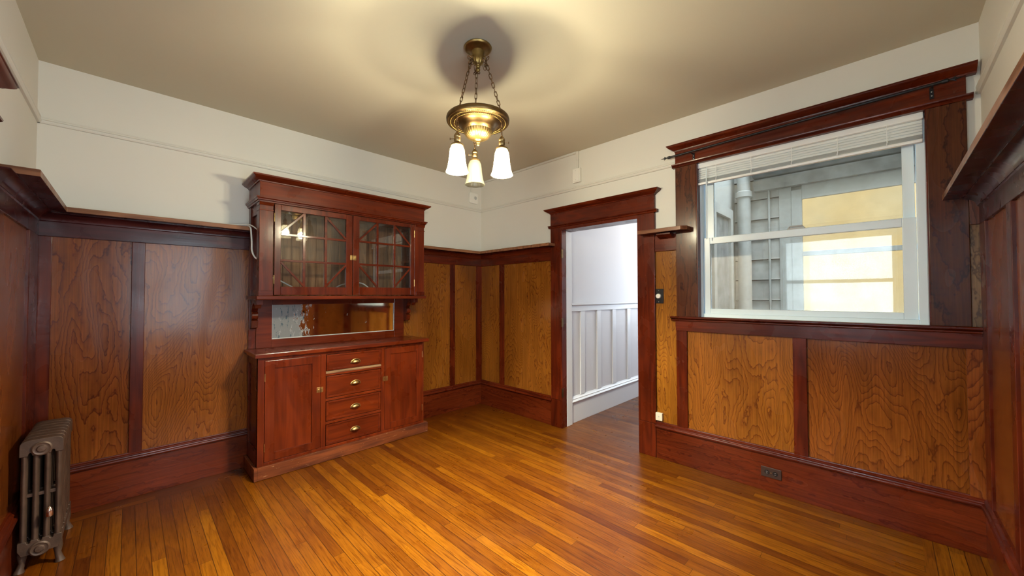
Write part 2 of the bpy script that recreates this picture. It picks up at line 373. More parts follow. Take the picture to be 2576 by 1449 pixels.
def obj(name, mb, mats, parent=None, bevel=0.0, smooth=False, origin=None, sub=0):
    me = bpy.data.meshes.new(name)
    po = wloc(parent); og = Vector(origin) if origin is not None else po
    me.from_pydata([tuple(Vector(p)-og) for p in mb.v], [], mb.f)
    if not isinstance(mats, (list, tuple)): mats = [mats]
    for m in mats: me.materials.append(M_[m] if isinstance(m, str) else m)
    for i, p in enumerate(me.polygons): p.material_index = mb.mi[i]
    bm = bmesh.new(); bm.from_mesh(me); bmesh.ops.recalc_face_normals(bm, faces=bm.faces); bm.to_mesh(me); bm.free()
    o = bpy.data.objects.new(name, me); COL.objects.link(o)
    if parent is not None: o.parent = parent
    o.location = og-po
    if smooth:
        for p in me.polygons: p.use_smooth = True
        if smooth == 'auto':
            me.set_sharp_from_angle(angle=math.radians(38))
    if bevel:
        b = o.modifiers.new('bevel', 'BEVEL'); b.width = bevel; b.segments = 2; b.limit_method = 'ANGLE'; b.angle_limit = math.radians(40)
        b.harden_normals = False
    if sub:
        b = o.modifiers.new('sub', 'SUBSURF'); b.levels = sub; b.render_levels = sub
    return o
def thing(name, label, cat, loc, group=None):
    o = bpy.data.objects.new(name, None); COL.objects.link(o); o.location = loc; o.empty_display_size = .1
    o['label'] = label; o['category'] = cat
    if group: o['group'] = group
    return o
def tag(o, label, cat, group=None):
    o['label'] = label; o['category'] = cat
    if group: o['group'] = group
    return o
def struct(o, label=None):
    o['kind'] = 'structure'
    if label: o['label'] = label
    return o

XL, YN, ZC, T = -3.67, -4.165, 2.893, .15     # left wall plane, near wall plane, ceiling
def wall_boxes(mb, axis, p0, p1, a0, a1, z0, z1, holes):
    """slab between p0..p1 on its normal, spanning a0..a1, with rectangular holes (h0,h1,zb,zt)"""
    def bx(u0, u1, q0, q1):
        if u1-u0 < 1e-6 or q1-q0 < 1e-6: return
        if axis == 'x': mb.box(u0, u1, p0, p1, q0, q1)
        else: mb.box(p0, p1, u0, u1, q0, q1)
    cur = a0
    for h0, h1, zb, zt in sorted(holes):
        bx(cur, h0, z0, z1); bx(h0, h1, z0, zb); bx(h0, h1, zt, z1); cur = h1
    bx(cur, a1, z0, z1)

# ------------------------------------------------------------------ room shell
mb = MB(); mb.box(XL-T, T, -3.905, -.185, -.06, 0)
mb.cur = 1; mb.box(XL-T, T, -.185, T, -.06, 0); mb.box(XL-T, T, YN-T, -3.905, -.06, 0)
mb.cur = 0; mb.box(T, 3.3, -2.45, -1.15, -.06, 0); mb.box(-7.0, XL-T, -2.6, -.3, -.06, 0)
fl = struct(obj('floor', mb, ['floorY', 'floorX']), 'oak strip floor with a border laid the other way along the walls')
mb = MB(); mb.box(XL-T, T, YN-T, T, ZC, ZC+.12); struct(obj('ceiling', mb, 'ceil'), 'flat tan painted ceiling')
DB = (-2.20, -1.325, 0, 2.105); WB = (-3.965, -2.69, 1.225, 2.485)
DC = (-2.27, -1.37, 0, 2.075); WC = (-3.90, -2.65, .95, 2.25); WD = (-3.20, -2.20, .80, 2.30)
mb = MB(); wall_boxes(mb, 'x', 0, T, XL-T, T, 0, ZC, []); wA = struct(obj('wall_back_left', mb, 'plaster'), 'cream wall above brown panelling behind the china cabinet')
mb = MB(); wall_boxes(mb, 'y', 0, T, YN-T, 0, 0, ZC, [DB, WB]); wB = struct(obj('wall_back_right', mb, 'plaster'), 'cream wall holding the doorway and the window')
mb = MB(); wall_boxes(mb, 'y', XL-T, XL, YN-T, 0, 0, ZC, [DC, WC]); wC = struct(obj('wall_left', mb, 'plaster'), 'panelled wall at the left edge behind the radiator')
mb = MB(); wall_boxes(mb, 'x', YN-T, YN, XL, 0, 0, ZC, [WD]); wD = struct(obj('wall_right', mb, 'plaster'), 'dark panelled wall at the right edge')

O_P, O_S, O_B = .006, .019, .024      # projection of panel, stile and rail, baseboard
def slab(wall, a0, a1, z0, z1, o0, o1):
    m = MB()
    if wall == 'A': m.box(a0, a1, -o0, -o1, z0, z1)
    if wall == 'B': m.box(-o0, -o1, a0, a1, z0, z1)
    if wall == 'C': m.box(XL+o0, XL+o1, a0, a1, z0, z1)
    if wall == 'D': m.box(a0, a1, YN+o0, YN+o1, z0, z1)
    return m
def run(wall, prof, a0, a1, m=None):
    """prof = [(projection, z)...] swept along the wall"""
    m = m or MB()
    if wall == 'A': m.prism([(-p, z) for p, z in prof], 'x', a0, a1)
    if wall == 'B': m.prism([(-p, z) for p, z in prof], 'y', a0, a1)
    if wall == 'C': m.prism([(XL+p, z) for p, z in prof], 'y', a0, a1)
    if wall == 'D': m.prism([(YN+p, z) for p, z in prof], 'x', a0, a1)
    return m
WALL = {'A': wA, 'B': wB, 'C': wC, 'D': wD}
HX = {'A': 'X', 'B': 'Y', 'C': 'Y', 'D': 'X'}
Z_CAP, Z_RB, Z_SH, Z_ST = .311, 1.782, 1.930, 1.962
def panel(wall, a0, a1, z0=Z_CAP-.01, z1=Z_RB+.01, mat='panel'):
    return obj('wood_panel', slab(wall, a0, a1, z0, z1, 0, O_P), mat, WALL[wall], origin=None)
def stile(wall, a0, a1, z0=Z_CAP-.005, z1=Z_RB, mat=None, o=O_S):
    return obj('stile', slab(wall, a0, a1, z0, z1, 0, o), mat or 'trimZ', WALL[wall], bevel=.0025)
def toprail(wall, a0, a1, dark=False):
    tm = 'dark' if dark or wall in 'CD' else 'trim'
    obj('top_rail', slab(wall, a0, a1, Z_RB, Z_SH-.03, 0, O_S), tm+HX[wall], WALL[wall], bevel=.0025)
    cove = [(0, Z_SH-.055), (O_S, Z_SH-.055), (.024, Z_SH-.05)]
    for k in range(7):
        a = k/6*PI/2; cove.append((.075-.048*math.cos(a), Z_SH-.05+.045*math.sin(a)))
    cove += [(.075, Z_SH-.001), (0, Z_SH-.001)]
    obj('cove_moulding', run(wall, cove, a0, a1), tm+HX[wall], WALL[wall], smooth='auto')
BASEP = [(0, 0), (O_B, 0), (O_B, .262), (0, .262)]
CAPP = [(0, .262), (.036, .262), (.040, .266), (.041, .274), (.037, .281), (.029, .284), (.027, .290), (.030, .295), (.029, .302), (.019, .306), (.017, Z_CAP), (0, Z_CAP)]
def base(name, wall, segs, label):
    m = MB(); c = MB()
    for a0, a1 in segs: run(wall, BASEP, a0, a1, m); run(wall, CAPP, a0, a1, c)
    b = struct(obj(name, m, 'base'+HX[wall], bevel=.002), label)
    obj('base_cap', c, 'trim'+HX[wall], b, smooth='auto')
base('baseboard_back_left', 'A', [(XL, -2.545), (-1.10, 0)], 'tall red-brown baseboard on both sides of the china cabinet')
base('baseboard_back_right', 'B', [(-1.20, 0), (YN, -2.345)], 'tall red-brown baseboard under the window and left of the doorway')
base('baseboard_left', 'C', [(-1.235, 0), (YN, -2.405)], 'dark baseboard behind the radiator')
base('baseboard_right', 'D', [(XL, 0)], 'dark baseboard at the right edge')

# wall A
for a0, a1, mt in [(-3.61, -3.22, 'panel_red'), (-3.19, -2.54, 'panel_brown'), (-1.16, -.49, 'panel'), (-.45, -.07, 'panel')]:
    panel('A', a0, a1, mat=mt)
for a0, a1 in [(XL, -3.597), (-3.239, -3.171), (-.507, -.436), (-.094, 0)]: stile('A', a0, a1)
toprail('A', XL, -2.545, True); toprail('A', -1.10, 0)
# wall B, left of the doorway
for a0, a1 in [(-.385, 0), (-1.2, -.43)]: panel('B', a0, a1)
stile('B', -.445, -.367); toprail('B', -1.20, 0)
# wall B, right of the doorway
panel('B', -2.545, -2.34, mat='panel_gold')
obj('top_rail', slab('B', -2.535, -2.345, Z_RB, 1.925, 0, O_S), 'trimY', wB, bevel=.0025)
panel('B', -3.33, -2.60, z1=1.12); panel('B', -4.11, -3.38, z1=1.12, mat='panel_brown')
stile('B', -2.612, -2.525, z1=1.11); stile('B', -3.393, -3.316, z1=1.11)
stile('B', YN, -4.09, z1=1.11, mat='panel_red')
obj('under_sill_rail', slab('B', YN, -2.523, 1.105, 1.19, 0, O_S+.004), 'trimY', wB, bevel=.0025)
obj('filler_strip', slab('B', YN, -4.112, 1.225, Z_RB, 0, .022), 'filler', wB, bevel=.002)
obj('top_rail', slab('B', YN, -4.112, Z_RB, 1.925, 0, .03), 'caseZ', wB, bevel=.002)
# wall C
for a0, a1 in [(-1.24, -.28), (-2.66, -2.40), (YN, -3.95)]: panel('C', a0, a1, mat='panel_red')
panel('C', -3.96, -2.6, z1=.86, mat='panel_red')
stile('C', -.31, -.03); stile('C', YN, -4.05); stile('C', -2.54, -2.46, z1=Z_RB)
toprail('C', -1.235, 0); toprail('C', -2.52, -2.405)
# wall D
for a0, a1 in [(-.66, -.10), (-1.38, -.72), (-2.1, -1.44)]: panel('D', a0, a1, mat='panel_red')
panel('D', -3.64, -3.3, mat='panel_red'); panel('D', -3.34, -2.06, z1=.72, mat='panel_red')
for a0, a1 in [(-.165, 0), (-.73, -.65), (-1.45, -1.37), (XL, -3.6)]: stile('D', a0, a1)
toprail('D', -2.07, 0)

# plate shelves
def shelf(n, prof_xy, label, mat, ends=None):
    m = MB(); m.prism(prof_xy, 'z', Z_SH, Z_ST)
    o = obj(n, m, [mat, 'dark'+mat[-1]], bevel=.002)
    for p in o.data.polygons: p.material_index = 1 if abs(p.normal.z) > .5 else 0  # flat faces in darker trim, shade underneath put into the colour
    return struct(o, label)
SD = .14
shelf('trim_1', [(XL, 0), (-2.56, 0), (-2.56, -SD), (XL+SD, -SD), (XL+SD, -1.13), (XL, -1.13)], 'narrow plate shelf along the panelling left of the china cabinet', 'shelfX')
shelf('trim_2', [(-1.095, 0), (-1.095, -SD), (-SD, -SD), (-SD, -1.255), (-.032, -1.255), (-.032, -1.192), (0, -1.192), (0, 0)], 'narrow plate shelf round the corner between cabinet and doorway', 'shelfX')
shelf('trim_3', [(0, -2.35), (-.032, -2.35), (-.032, -2.245), (-SD, -2.245), (-SD, -2.615), (-.105, -2.655), (-.032, -2.655), (-.032, -2.53), (0, -2.53)], 'short plate shelf between the doorway and the window', 'shelfY')
shelf('trim_4', [(-.03, YN), (-2.12, YN), (-2.12, YN+.15), (-.03, YN+.15)], 'plate shelf running out of view at the right edge', 'shelfX')
m = MB()
m.prism([(-2.40, 1.925), (-2.50, 1.925), (-2.485, 1.905), (-2.415, 1.905)][::-1] and [(-.02, 1.925), (-.10, 1.925), (-.10, 1.912), (-.055, 1.893), (-.02, 1.885)], 'y', -2.515, -2.395)
obj('shelf_bracket', m, 'trimY', wB, bevel=.002)

# picture rail
PR = [(0, 2.495), (.012, 2.495), (.018, 2.502), (.020, 2.512), (.012, 2.520), (.012, 2.525), (.017, 2.530), (.017, 2.537), (0, 2.540)]
for n, wl, a0, a1, lab in [('trim_5', 'A', XL, 0, 'cream picture rail above the china cabinet'), ('trim_6', 'B', -2.53, 0, 'cream picture rail between the corner and the window'),
                      ('trim_7', 'C', YN, 0, 'cream picture rail on the left wall'), ('trim_8', 'D', XL, 0, 'cream picture rail on the right wall')]:
    struct(obj(n, run(wl, PR, a0, a1), 'rail', smooth='auto'), lab)

# ------------------------------------------------------------------ head casings
def headcasing(wall, a0, a1, zb, zt, parent, over=.055, cut=None, mats=('trim', 'trim')):
    """a0<a1 outside faces of the side casings. zb underside, zt top of crown"""
    lo = cut if cut is not None else a0-over
    ax = HX[wall]
    low = [(0, zb), (.034, zb), (.038, zb+.006), (.036, zb+.014), (.048, zb+.020), (.050, zb+.027), (0, zb+.030)]
    obj('lower_head_moulding', run(wall, low, max(lo, a0-.025), a1+.025), 'trim'+ax, parent, smooth='auto')
    obj('head_board', slab(wall, max(a0, lo), a1, zb+.030, zt-.045, 0, .030), 'trim'+ax, parent, bevel=.002)
    cr = [(0, zt-.048), (.036, zt-.048), (.038, zt-.040), (.046, zt-.036)]
    for k in range(1, 6): cr.append((.046+.034*math.sin(k/5*PI/2)**1.4, zt-.036+.028*k/5))
    cr += [(.084, zt-.006), (.084, zt), (0, zt)]
    m = MB(); run(wall, cr, a0-.0 if cut is None else lo, a1, m)
    # returned, mitred ends
    def ret(a, s):
        for i in range(len(cr)-1):
            pass
        prof = [(max(0, p-.030), z) for p, z in cr]
        vs = []; n = len(cr)
        for p, z in cr: vs.append((p, a, z))
        for p, z in cr: vs.append((p if p else 0, a+s*max(0, p-.030), z))
        vs += [(0, a+s*max(0, p-.030), z) for p, z in cr]
        conv = {'A': lambda p, a, z: (a, -p, z), 'B': lambda p, a, z: (-p, a, z), 'C': lambda p, a, z: (XL+p, a, z), 'D': lambda p, a, z: (a, YN+p, z)}[wall]
        vs = [conv(*q) for q in vs]
        fs = [(i, i+1, n+i+1, n+i) for i in range(n-1)] + [(n+i, n+i+1, 2*n+i+1, 2*n+i) for i in range(n-1)]
        fs.append((0, n, 2*n)); fs.append((n-1, 2*n-1, 3*n-1)); m.add(vs, fs)
    ret(a1, 1)
    if cut is None: ret(a0, -1)
    obj('crown_moulding', m, 'trim'+ax, parent, smooth='auto')

# ------------------------------------------------------------------ doorway (wall B) and hall
door = bpy.data.objects.new('door_1', None); COL.objects.link(door); door.location = (0, -1.76, 0); struct(door, 'open doorway in dark red-brown casing to the white hall')
for a0, a1 in [(-1.325, -1.192), (-2.350, -2.197)]:
    c = obj('side_casing', slab('B', a0, a1, .292, 2.128, 0, .030), 'trimZ', door, bevel=.003)
    obj('plinth_block', slab('B', a0-.0005, a1+.0005, 0, .290, 0, .033), 'trimZ', door, bevel=.003)
headcasing('B', -2.350, -1.192, 2.128, 2.332, door)
m = MB(); m.box(-.028, T+.0, -1.328, -1.345+.005, 0, 2.105); m.box(-.0, T, -1.318, -1.345, 0, 2.1)
jl = MB(); jl.box(-.028, .054, -1.340, -1.318, 0, 2.105); obj('jamb', jl, 'trimZ', door, bevel=.002)
jr = MB(); jr.box(-.028, T, -2.205, -2.190, 0, 2.105); obj('jamb', jr, 'trimZ', door, bevel=.002)
jt = MB(); jt.box(-.028, T, -2.2, -1.32, 2.095, 2.128); obj('head_jamb', jt, 'trimY', door, bevel=.002)
for z in (1.80, 1.07, .33):
    h = MB(); h.box(-.0295, -.006, -1.3435, -1.3395, z, z+.088); h.lathe([(.0045, z-.004), (.0045, z+.092)], (-.0325, -1.342, 0), 10, caps=True)
    obj('hinge', h, 'brassdark', door)
# white hall casing seen past the jamb
m = MB(); m.box(.054, T+.004, -1.341, -1.300, 0, 2.095)
obj('white_jamb', m, 'white', door, bevel=.002)
HY = -1.30
mb = MB(); mb.box(T, 3.3, HY, HY+.12, 0, ZC); mb.box(T, 3.3, -2.58, -2.40, 0, ZC); wall_boxes(mb, 'y', 3.3, 3.42, -2.58, HY+.12, 0, ZC, [(-2.30, -1.75, 0.95, 1.95)])  # unseen end opening added to bring daylight onto the hall floor
hw = struct(obj('wall_hall', mb, 'hallwall'), 'white hall wall with white board wainscot seen through the doorway')
mb = MB(); mb.box(T, 3.3, -2.45, HY, ZC, ZC+.12); struct(obj('ceiling_hall', mb, 'hallwall'))
mb = MB(); mb.box(T, 3.3, HY, HY-.022, 0, .225); hb = struct(obj('baseboard_hall', mb, 'white', bevel=.002), 'tall white baseboard in the hall')
mb = MB(); mb.prism([(HY, .225), (HY-.036, .225), (HY-.04, .235), (HY-.033, .247), (HY-.026, .252), (HY-.028, .262), (HY-.018, .275), (HY, .285)], 'x', T, 3.3); obj('base_cap', mb, 'white', hb, smooth='auto')
mb = MB(); mb.box(T, 3.3, HY, HY-.020, 1.225, 1.285); obj('wainscot_rail', mb, 'white', hw, bevel=.002)
mb = MB(); mb.prism([(HY, 1.285), (HY-.024, 1.285), (HY-.045, 1.297), (HY-.045, 1.312), (HY, 1.312)], 'x', T, 3.3); obj('wainscot_cap', mb, 'white', hw)
x = .35
for xx in (.355, .700, 1.060, 1.445, 1.80, 2.2):
    mb = MB(); mb.box(xx, xx+.085, HY, HY-.016, .285, 1.225); obj('wainscot_batten', mb, 'white', hw, bevel=.002)
# room beyond the left doorway (only seen mirrored)
mb = MB(); mb.box(-7.0, XL-T, -.42, -.3, 0, ZC); mb.box(-7.0, XL-T, -2.6, -2.42, 0, ZC); mb.box(-7.1, -7.0, -2.6, -.3, 0, ZC); mb.box(-7, XL-T, -2.6, -.3, ZC, ZC+.1)
struct(obj('wall_side_room', mb, 'plaster'))
door2 = bpy.data.objects.new('door_2', None); COL.objects.link(door2); door2.location = (XL, -1.65, 0); struct(door2, 'dark casing of the doorway cut off by the left edge')
for a0, a1 in [(-1.37, -1.235), (-2.405, -2.27)]: obj('side_casing', slab('C', a0, a1, 0, 2.098, 0, .030), 'trimZ', door2, bevel=.003)
headcasing('C', -2.405, -1.235, 2.098, 2.288, door2)
m = MB(); m.box(XL-T, XL+.028, -1.385, -1.365, 0, 2.075); obj('jamb', m, 'trimZ', door2)
m = MB(); m.box(XL-T, XL+.028, -2.275, -2.255, 0, 2.075); obj('jamb', m, 'trimZ', door2)
m = MB(); m.box(XL-T, XL+.028, -2.27, -1.37, 2.06, 2.098); obj('head_jamb', m, 'trimY', door2)

# ------------------------------------------------------------------ main window
win = bpy.data.objects.new('window_1', None); COL.objects.link(win); win.location = (0, -3.327, 1.225); struct(win, 'white vinyl sash window in dark wood casing')
obj('side_casing', slab('B', -2.700, -2.535, 1.225, 2.472, 0, .030), 'caseZ', win, bevel=.003)
obj('side_casing', slab('B', -4.112, -3.962, 1.225, 2.472, 0, .030), 'caseZ', win, bevel=.003)
headcasing('B', -4.112, -2.535, 2.472, 2.655, win, over=.05, cut=-4.150)
sp_ = [(0, 1.188), (.030, 1.188), (.036, 1.194), (.036, 1.200), (.030, 1.204), (.050, 1.209), (.054, 1.214), (.054, 1.222), (.050, 1.226), (0, 1.226)]
obj('stool', run('B', sp_, YN, -2.49), 'trimY', win, smooth='auto')
for y0, y1 in [(-2.705, -2.688), (-3.967, -3.957)]:
    m = MB(); m.box(-.028, .06, y0, y1, 1.225, 2.485); obj('jamb', m, 'trimZ', win)
m = MB(); m.box(-.028, T, -3.96, -2.69, 2.476, 2.49); obj('head_jamb', m, 'trimY', win)
def ring(y0, y1, z0, z1, wl, wr, wb, wt, x0, x1):
    m = MB(); m.box(x0, x1, y1-wl, y1, z0, z1); m.box(x0, x1, y0, y0+wr, z0, z1); m.box(x0, x1, y0+wr, y1-wl, z0, z0+wb); m.box(x0, x1, y0+wr, y1-wl, z1-wt, z1); return m
obj('window_frame', ring(-3.962, -2.688, 1.222, 2.482, .034, .040, .030, .03, .045, .14), 'pvc', win, bevel=.002)
s1 = obj('lower_sash', ring(-3.918, -2.727, 1.252, 1.868, .045, .060, .040, .052, .060, .095), 'pvc', win, bevel=.003)
g = MB(); g.box(.076, .080, -3.86, -2.77, 1.288, 1.82); obj('glass_pane', g, 'glass', s1)
s2 = obj('upper_sash', ring(-3.915, -2.727, 1.845, 2.452, .066, .052, .03, .05, .098, .130), 'pvc', win, bevel=.003)
g = MB(); g.box(.112, .116, -3.865, -2.79, 1.87, 2.41); obj('glass_pane', g, 'glass', s2)
m = MB(); m.box(.062, .092, -3.385, -3.285, 1.868, 1.878); m.tube([(.07, -3.378, 1.876), (.066, -3.37, 1.888), (.066, -3.30, 1.888), (.07, -3.292, 1.876)], .006, 8)
obj('sash_lock', m, 'plasticg', win, smooth='auto')

# other two windows, their panes lit by daylight
def simple_window(n, wall, a0, a1, z0, z1, label):
    r = bpy.data.objects.new(n, None); COL.objects.link(r); r.location = {'C': (XL, (a0+a1)/2, z0), 'D': ((a0+a1)/2, YN, z0)}[wall]; struct(r, label)
    for b0, b1 in [(a0-.13, a0), (a1, a1+.13)]: obj('side_casing', slab(wall, b0, b1, z0-.02, z1+.02, 0, .03), 'caseZ', r, bevel=.003)
    headcasing(wall, a0-.13, a1+.13, z1+.02, z1+.2, r)
    obj('stool', slab(wall, a0-.15, a1+.15, z0-.05, z0, 0, .055), 'trim'+HX[wall], r, bevel=.003)
    def s(x0, x1, q0, q1, d0, d1):
        m = MB()
        if wall == 'C': m.box(XL-d0, XL-d1, x0, x1, q0, q1)
        else: m.box(x0, x1, YN-d0, YN-d1, q0, q1)
        return m
    fr = MB()
    for q in [(a0, a0+.05, z0, z1), (a1-.05, a1, z0, z1), (a0+.05, a1-.05, z0, z0+.05), (a0+.05, a1-.05, z1-.05, z1), (a0+.05, a1-.05, (z0+z1)/2-.025, (z0+z1)/2+.025)]:
        k = s(*q, .04, .09); fr.add(k.v, k.f)
    obj('window_frame', fr, 'pvc', r, bevel=.002)
    obj('glass_pane', s(a0+.04, a1-.04, z0+.04, z1-.04, .064, .067), 'glass', r)
simple_window('window_2', 'C', WC[0], WC[1], WC[2], WC[3], 'daylight window behind the camera on the left wall')
m = MB()
yy = [WC[0]+.02+i*(WC[1]-WC[0]-.04)/60 for i in range(61)]
vs = [(XL-.025+.008*math.sin(i*1.1), y_, z_) for z_ in (WC[2]+.01, WC[3]-.01) for i, y_ in enumerate(yy)]
m.add(vs, [(i, i+1, 62+i, 61+i) for i in range(60)])
sheer = obj('sheer_curtain', m, 'sheer', bpy.data.objects['window_2'], smooth=True); sheer.modifiers.new('s', 'SOLIDIFY').thickness = .001
simple_window('window_3', 'D', WD[0], WD[1], WD[2], WD[3], 'daylight window behind the camera')

# ------------------------------------------------------------------ light well behind the window
WX = 1.50
m = MB(); m.box(WX, WX+.15, -5.2, -2.60, -.3, 4.2); lw = struct(obj('wall_light_well', m, 'well'), 'pale clapboard wall of the light well outside the window')
m = MB(); m.box(T, WX+.15, -2.60, -2.585, -.3, 4.2); m.box(T, WX+.15, -5.35, -5.2, -.3, 4.2); m.box(T-.02, T, -5.2, YN-T, -.3, 4.2); m.box(T-.14, T, -5.2, -2.6, ZC+.13, 4.2)
struct(obj('wall_light_well_side', m, 'well'))
m = MB(); m.box(T, WX, -5.2, -2.6, -.36, -.3); struct(obj('floor_light_well', m, 'well'))
z = -.05
m = MB()
for i in range(13):
    z0 = .06+i*.215
    m.prism([(WX, z0), (WX-.030, z0), (WX-.026, z0+.012), (WX-.010, z0+.207), (WX, z0+.207)], 'y', -3.01, -2.60)
obj('clapboards', m, 'siding', lw)
m = MB()
for i in range(13): m.box(WX-.022, WX, -3.01, -2.60, .052+i*.215, .060+i*.215)
obj('board_shadow_lines', m, 'black', lw)  # dark strips painting the shadow line under each board
m = MB(); m.box(WX-.035, WX, -3.115, -3.01, .1, 2.50); obj('corner_board', m, 'well', lw, bevel=.002)
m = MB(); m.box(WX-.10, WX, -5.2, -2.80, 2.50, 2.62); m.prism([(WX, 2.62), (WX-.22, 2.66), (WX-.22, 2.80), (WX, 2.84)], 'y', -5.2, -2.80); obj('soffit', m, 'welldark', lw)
nb = thing('neighbour_window', 'glowing yellow curtained window across the light well', 'window', (WX, -3.75, 1.20))
m = MB()
for q in [(-3.20, -3.115, 1.16, 2.46), (-4.48, -4.40, 1.16, 2.46), (-4.40, -3.20, 1.16, 1.235), (-4.40, -3.20, 2.36, 2.50)]: m.box(WX-.045, WX, *q)
obj('casing', m, 'well', nb, bevel=.003)
m = MB(); m.box(WX-.035, WX-.005, -4.40, -3.20, 1.79, 1.835); obj('meeting_rail', m, 'well', nb, bevel=.003)
m = MB(); m.box(WX-.012, WX-.006, -4.40, -3.20, 1.23, 2.37); obj('lit_curtain', m, 'yellow', nb)
m = MB(); m.lathe([(.062, -.3), (.062, 2.44), (.078, 2.445), (.078, 2.50), (.062, 2.51), (.062, 2.50), (.062, 3.6)], (WX-.13, -2.715, 0), 24)
tag(obj('drain_pipe', m, 'pipe', smooth='auto', origin=(WX-.13, -2.715, 0)), 'thick grey drain pipe with a collar behind the window glass', 'pipe')
m = MB(); m.lathe([(.011, -.3), (.011, 3.6)], (WX-.05, -2.925, 0), 10)
tag(obj('conduit_pipe', m, 'pipe', smooth=True, origin=(WX-.05, -2.925, 0)), 'thin vertical pipe on the clapboards behind the window glass', 'pipe')
# side window of the light well
sw = thing('side_window', 'white framed window on the side wall of the light well, by the drain pipe', 'window', (.95, -2.60, 1.0))
m = MB()
for q in [(.62, .70, 1.0, 2.3), (1.18, 1.26, 1.0, 2.3), (.70, 1.18, 1.0, 1.08), (.70, 1.18, 2.2, 2.3)]: m.box(q[0], q[1], -2.64, -2.60, q[2], q[3])
obj('casing', m, 'well', sw, bevel=.003)
m = MB(); m.box(.70, 1.18, -2.612, -2.606, 1.08, 2.2); obj('glass_pane', m, 'welldark', sw)

# ------------------------------------------------------------------ blind
bl = thing('window_blind', 'white slatted blind pulled up at the top of the window', 'blind', (.02, -3.325, 2.30))
m = MB(); m.box(.002, .040, -3.953, -2.697, 2.436, 2.476); obj('head_rail', m, 'slat', bl, bevel=.004)
def slatm(z, x0, tilt):
    pr = []
    for k in range(7):
        t = k/6-.5; pr.append((x0+t*.025*math.cos(tilt), z+t*.025*math.sin(tilt)+.002*(1-4*t*t)))
    pr += [(p, q-.0006) for p, q in reversed(pr)]
    m = MB(); m.prism(pr, 'y', -3.948, -2.702); return m
for z in (2.424, 2.408, 2.391, 2.374, 2.357): obj('slat', slatm(z, .022, .95), 'slat', bl)
for i in range(9): obj('slat', slatm(2.344-i*.0026, .022, -.03), 'slat', bl)
m = MB(); m.prism([(.008, 2.300), (.034, 2.300), (.037, 2.305), (.037, 2.314), (.008, 2.318), (.006, 2.310)], 'y', -3.948, -2.702); obj('bottom_rail', m, 'slat', bl, bevel=.002)
for y in (-2.84, -3.08, -3.325, -3.57, -3.80):
    m = MB(); m.box(.0035, .0048, y-.0015, y+.0015, 2.31, 2.44); m.tube([(.004, y, 2.345), (-.002, y-.006, 2.335), (-.001, y+.004, 2.322), (.003, y, 2.31)], .0016, 6); obj('ladder_cord', m, 'slat', bl)
m = MB(); m.tube([(-.004, -2.775, 2.425), (-.006, -2.772, 2.40), (-.006, -2.768, 1.85)], .0042, 8); obj('tilt_wand', m, 'pvc', bl)
# ------------------------------------------------------------------ curtain rod
rod = thing('curtain_rod', 'thin black iron curtain rod with spear tips across the window head', 'curtain rod', (-.085, -3.25, 2.55))
def rz(y): return 2.556+(y+2.6)*(-.020)
m = MB(); m.tube([(-.085, -2.52, rz(-2.52)), (-.085, -4.02, rz(-4.02))], .0078, 12); obj('rod', m, 'iron', rod, smooth='auto')
for s, y0 in ((1, -2.52), (-1, -4.02)):
    zz = rz(y0); m = MB()
    m.tube([(-.085, y0, zz), (-.085, y0+s*.004, zz), (-.085, y0+s*.022, zz), (-.085, y0+s*.026, zz)], .011, 12, rf=[.8, 1, 1, .6])
    m.tube([(-.085, y0+s*.026, zz), (-.085, y0+s*.034, zz), (-.085, y0+s*.05, zz), (-.085, y0+s*.082, zz)], .010, 10, rf=[.5, .45, .6, .05])
    for q in (1, -1): m.tube([(-.085, y0+s*.036, zz), (-.085, y0+s*.046, zz+q*.006), (-.085, y0+s*.054, zz+q*.016)], .005, 8, rf=[1, .9, .1])
    obj('spear_finial', m, 'iron', rod, smooth='auto')
for y in (-2.685, -3.985):
    zz = rz(y); m = MB()
    m.box(-.034, -.030, y-.008, y+.008, zz-.062, zz+.004)
    m.tube([(-.033, y, zz-.004), (-.06, y, zz-.012), (-.084, y, zz-.009)], .005, 8); m.box(-.091, -.079, y-.004, y+.004, zz-.010, zz-.0055)
    b_ = obj('bracket', m, 'iron', rod)
    for q in (-.022, -.045):
        k = MB(); k.lathe([(0.0001, -.0365), (.003, -.036), (.0035, -.034)], (0, y, zz+q), 10, axis='x'); obj('screw', k, 'steel', b_)

# ------------------------------------------------------------------ small wall fittings
t = thing('dimmer_switch', 'black dimmer plate with round white knob beside the doorway casing', 'switch', (-.007, -2.377, 1.394))
m = MB(); m.box(-.006, -.014, -2.418, -2.338, 1.331, 1.457); obj('switch_plate', m, 'black', t, bevel=.002)
m = MB(); m.lathe([(.021, -.013), (.021, -.024), (.018, -.028), (0.0001, -.028)], (0, -2.377, 1.394), 28, axis='x'); obj('knob', m, 'plasticw', t, smooth='auto')
for z in (1.345, 1.443):
    m = MB(); m.lathe([(.003, -.013), (.0025, -.0145), (0.0001, -.0147)], (0, -2.377, z), 10, axis='x'); obj('screw', m, 'steel', t)
t = thing('phone_jack', 'small cream phone jack just above the baseboard by the doorway', 'jack', (-.007, -2.372, .35))
m = MB(); m.box(-.006, -.030, -2.404, -2.344, .322, .388); obj('jack_body', m, 'plasticc', t, bevel=.003)
m = MB(); m.lathe([(.006, -.030), (.005, -.0325), (0.0001, -.0325)], (0, -2.374, .357), 12, axis='x'); obj('centre_screw', m, 'plasticg', t)
t = thing('wall_outlet', 'dark brown outlet lying sideways in the baseboard under the window', 'outlet', (-.024, -3.182, .138))
m = MB(); m.box(-O_B, -O_B-.006, -3.243, -3.121, .103, .173); obj('outlet_plate', m, 'brown', t, bevel=.002)
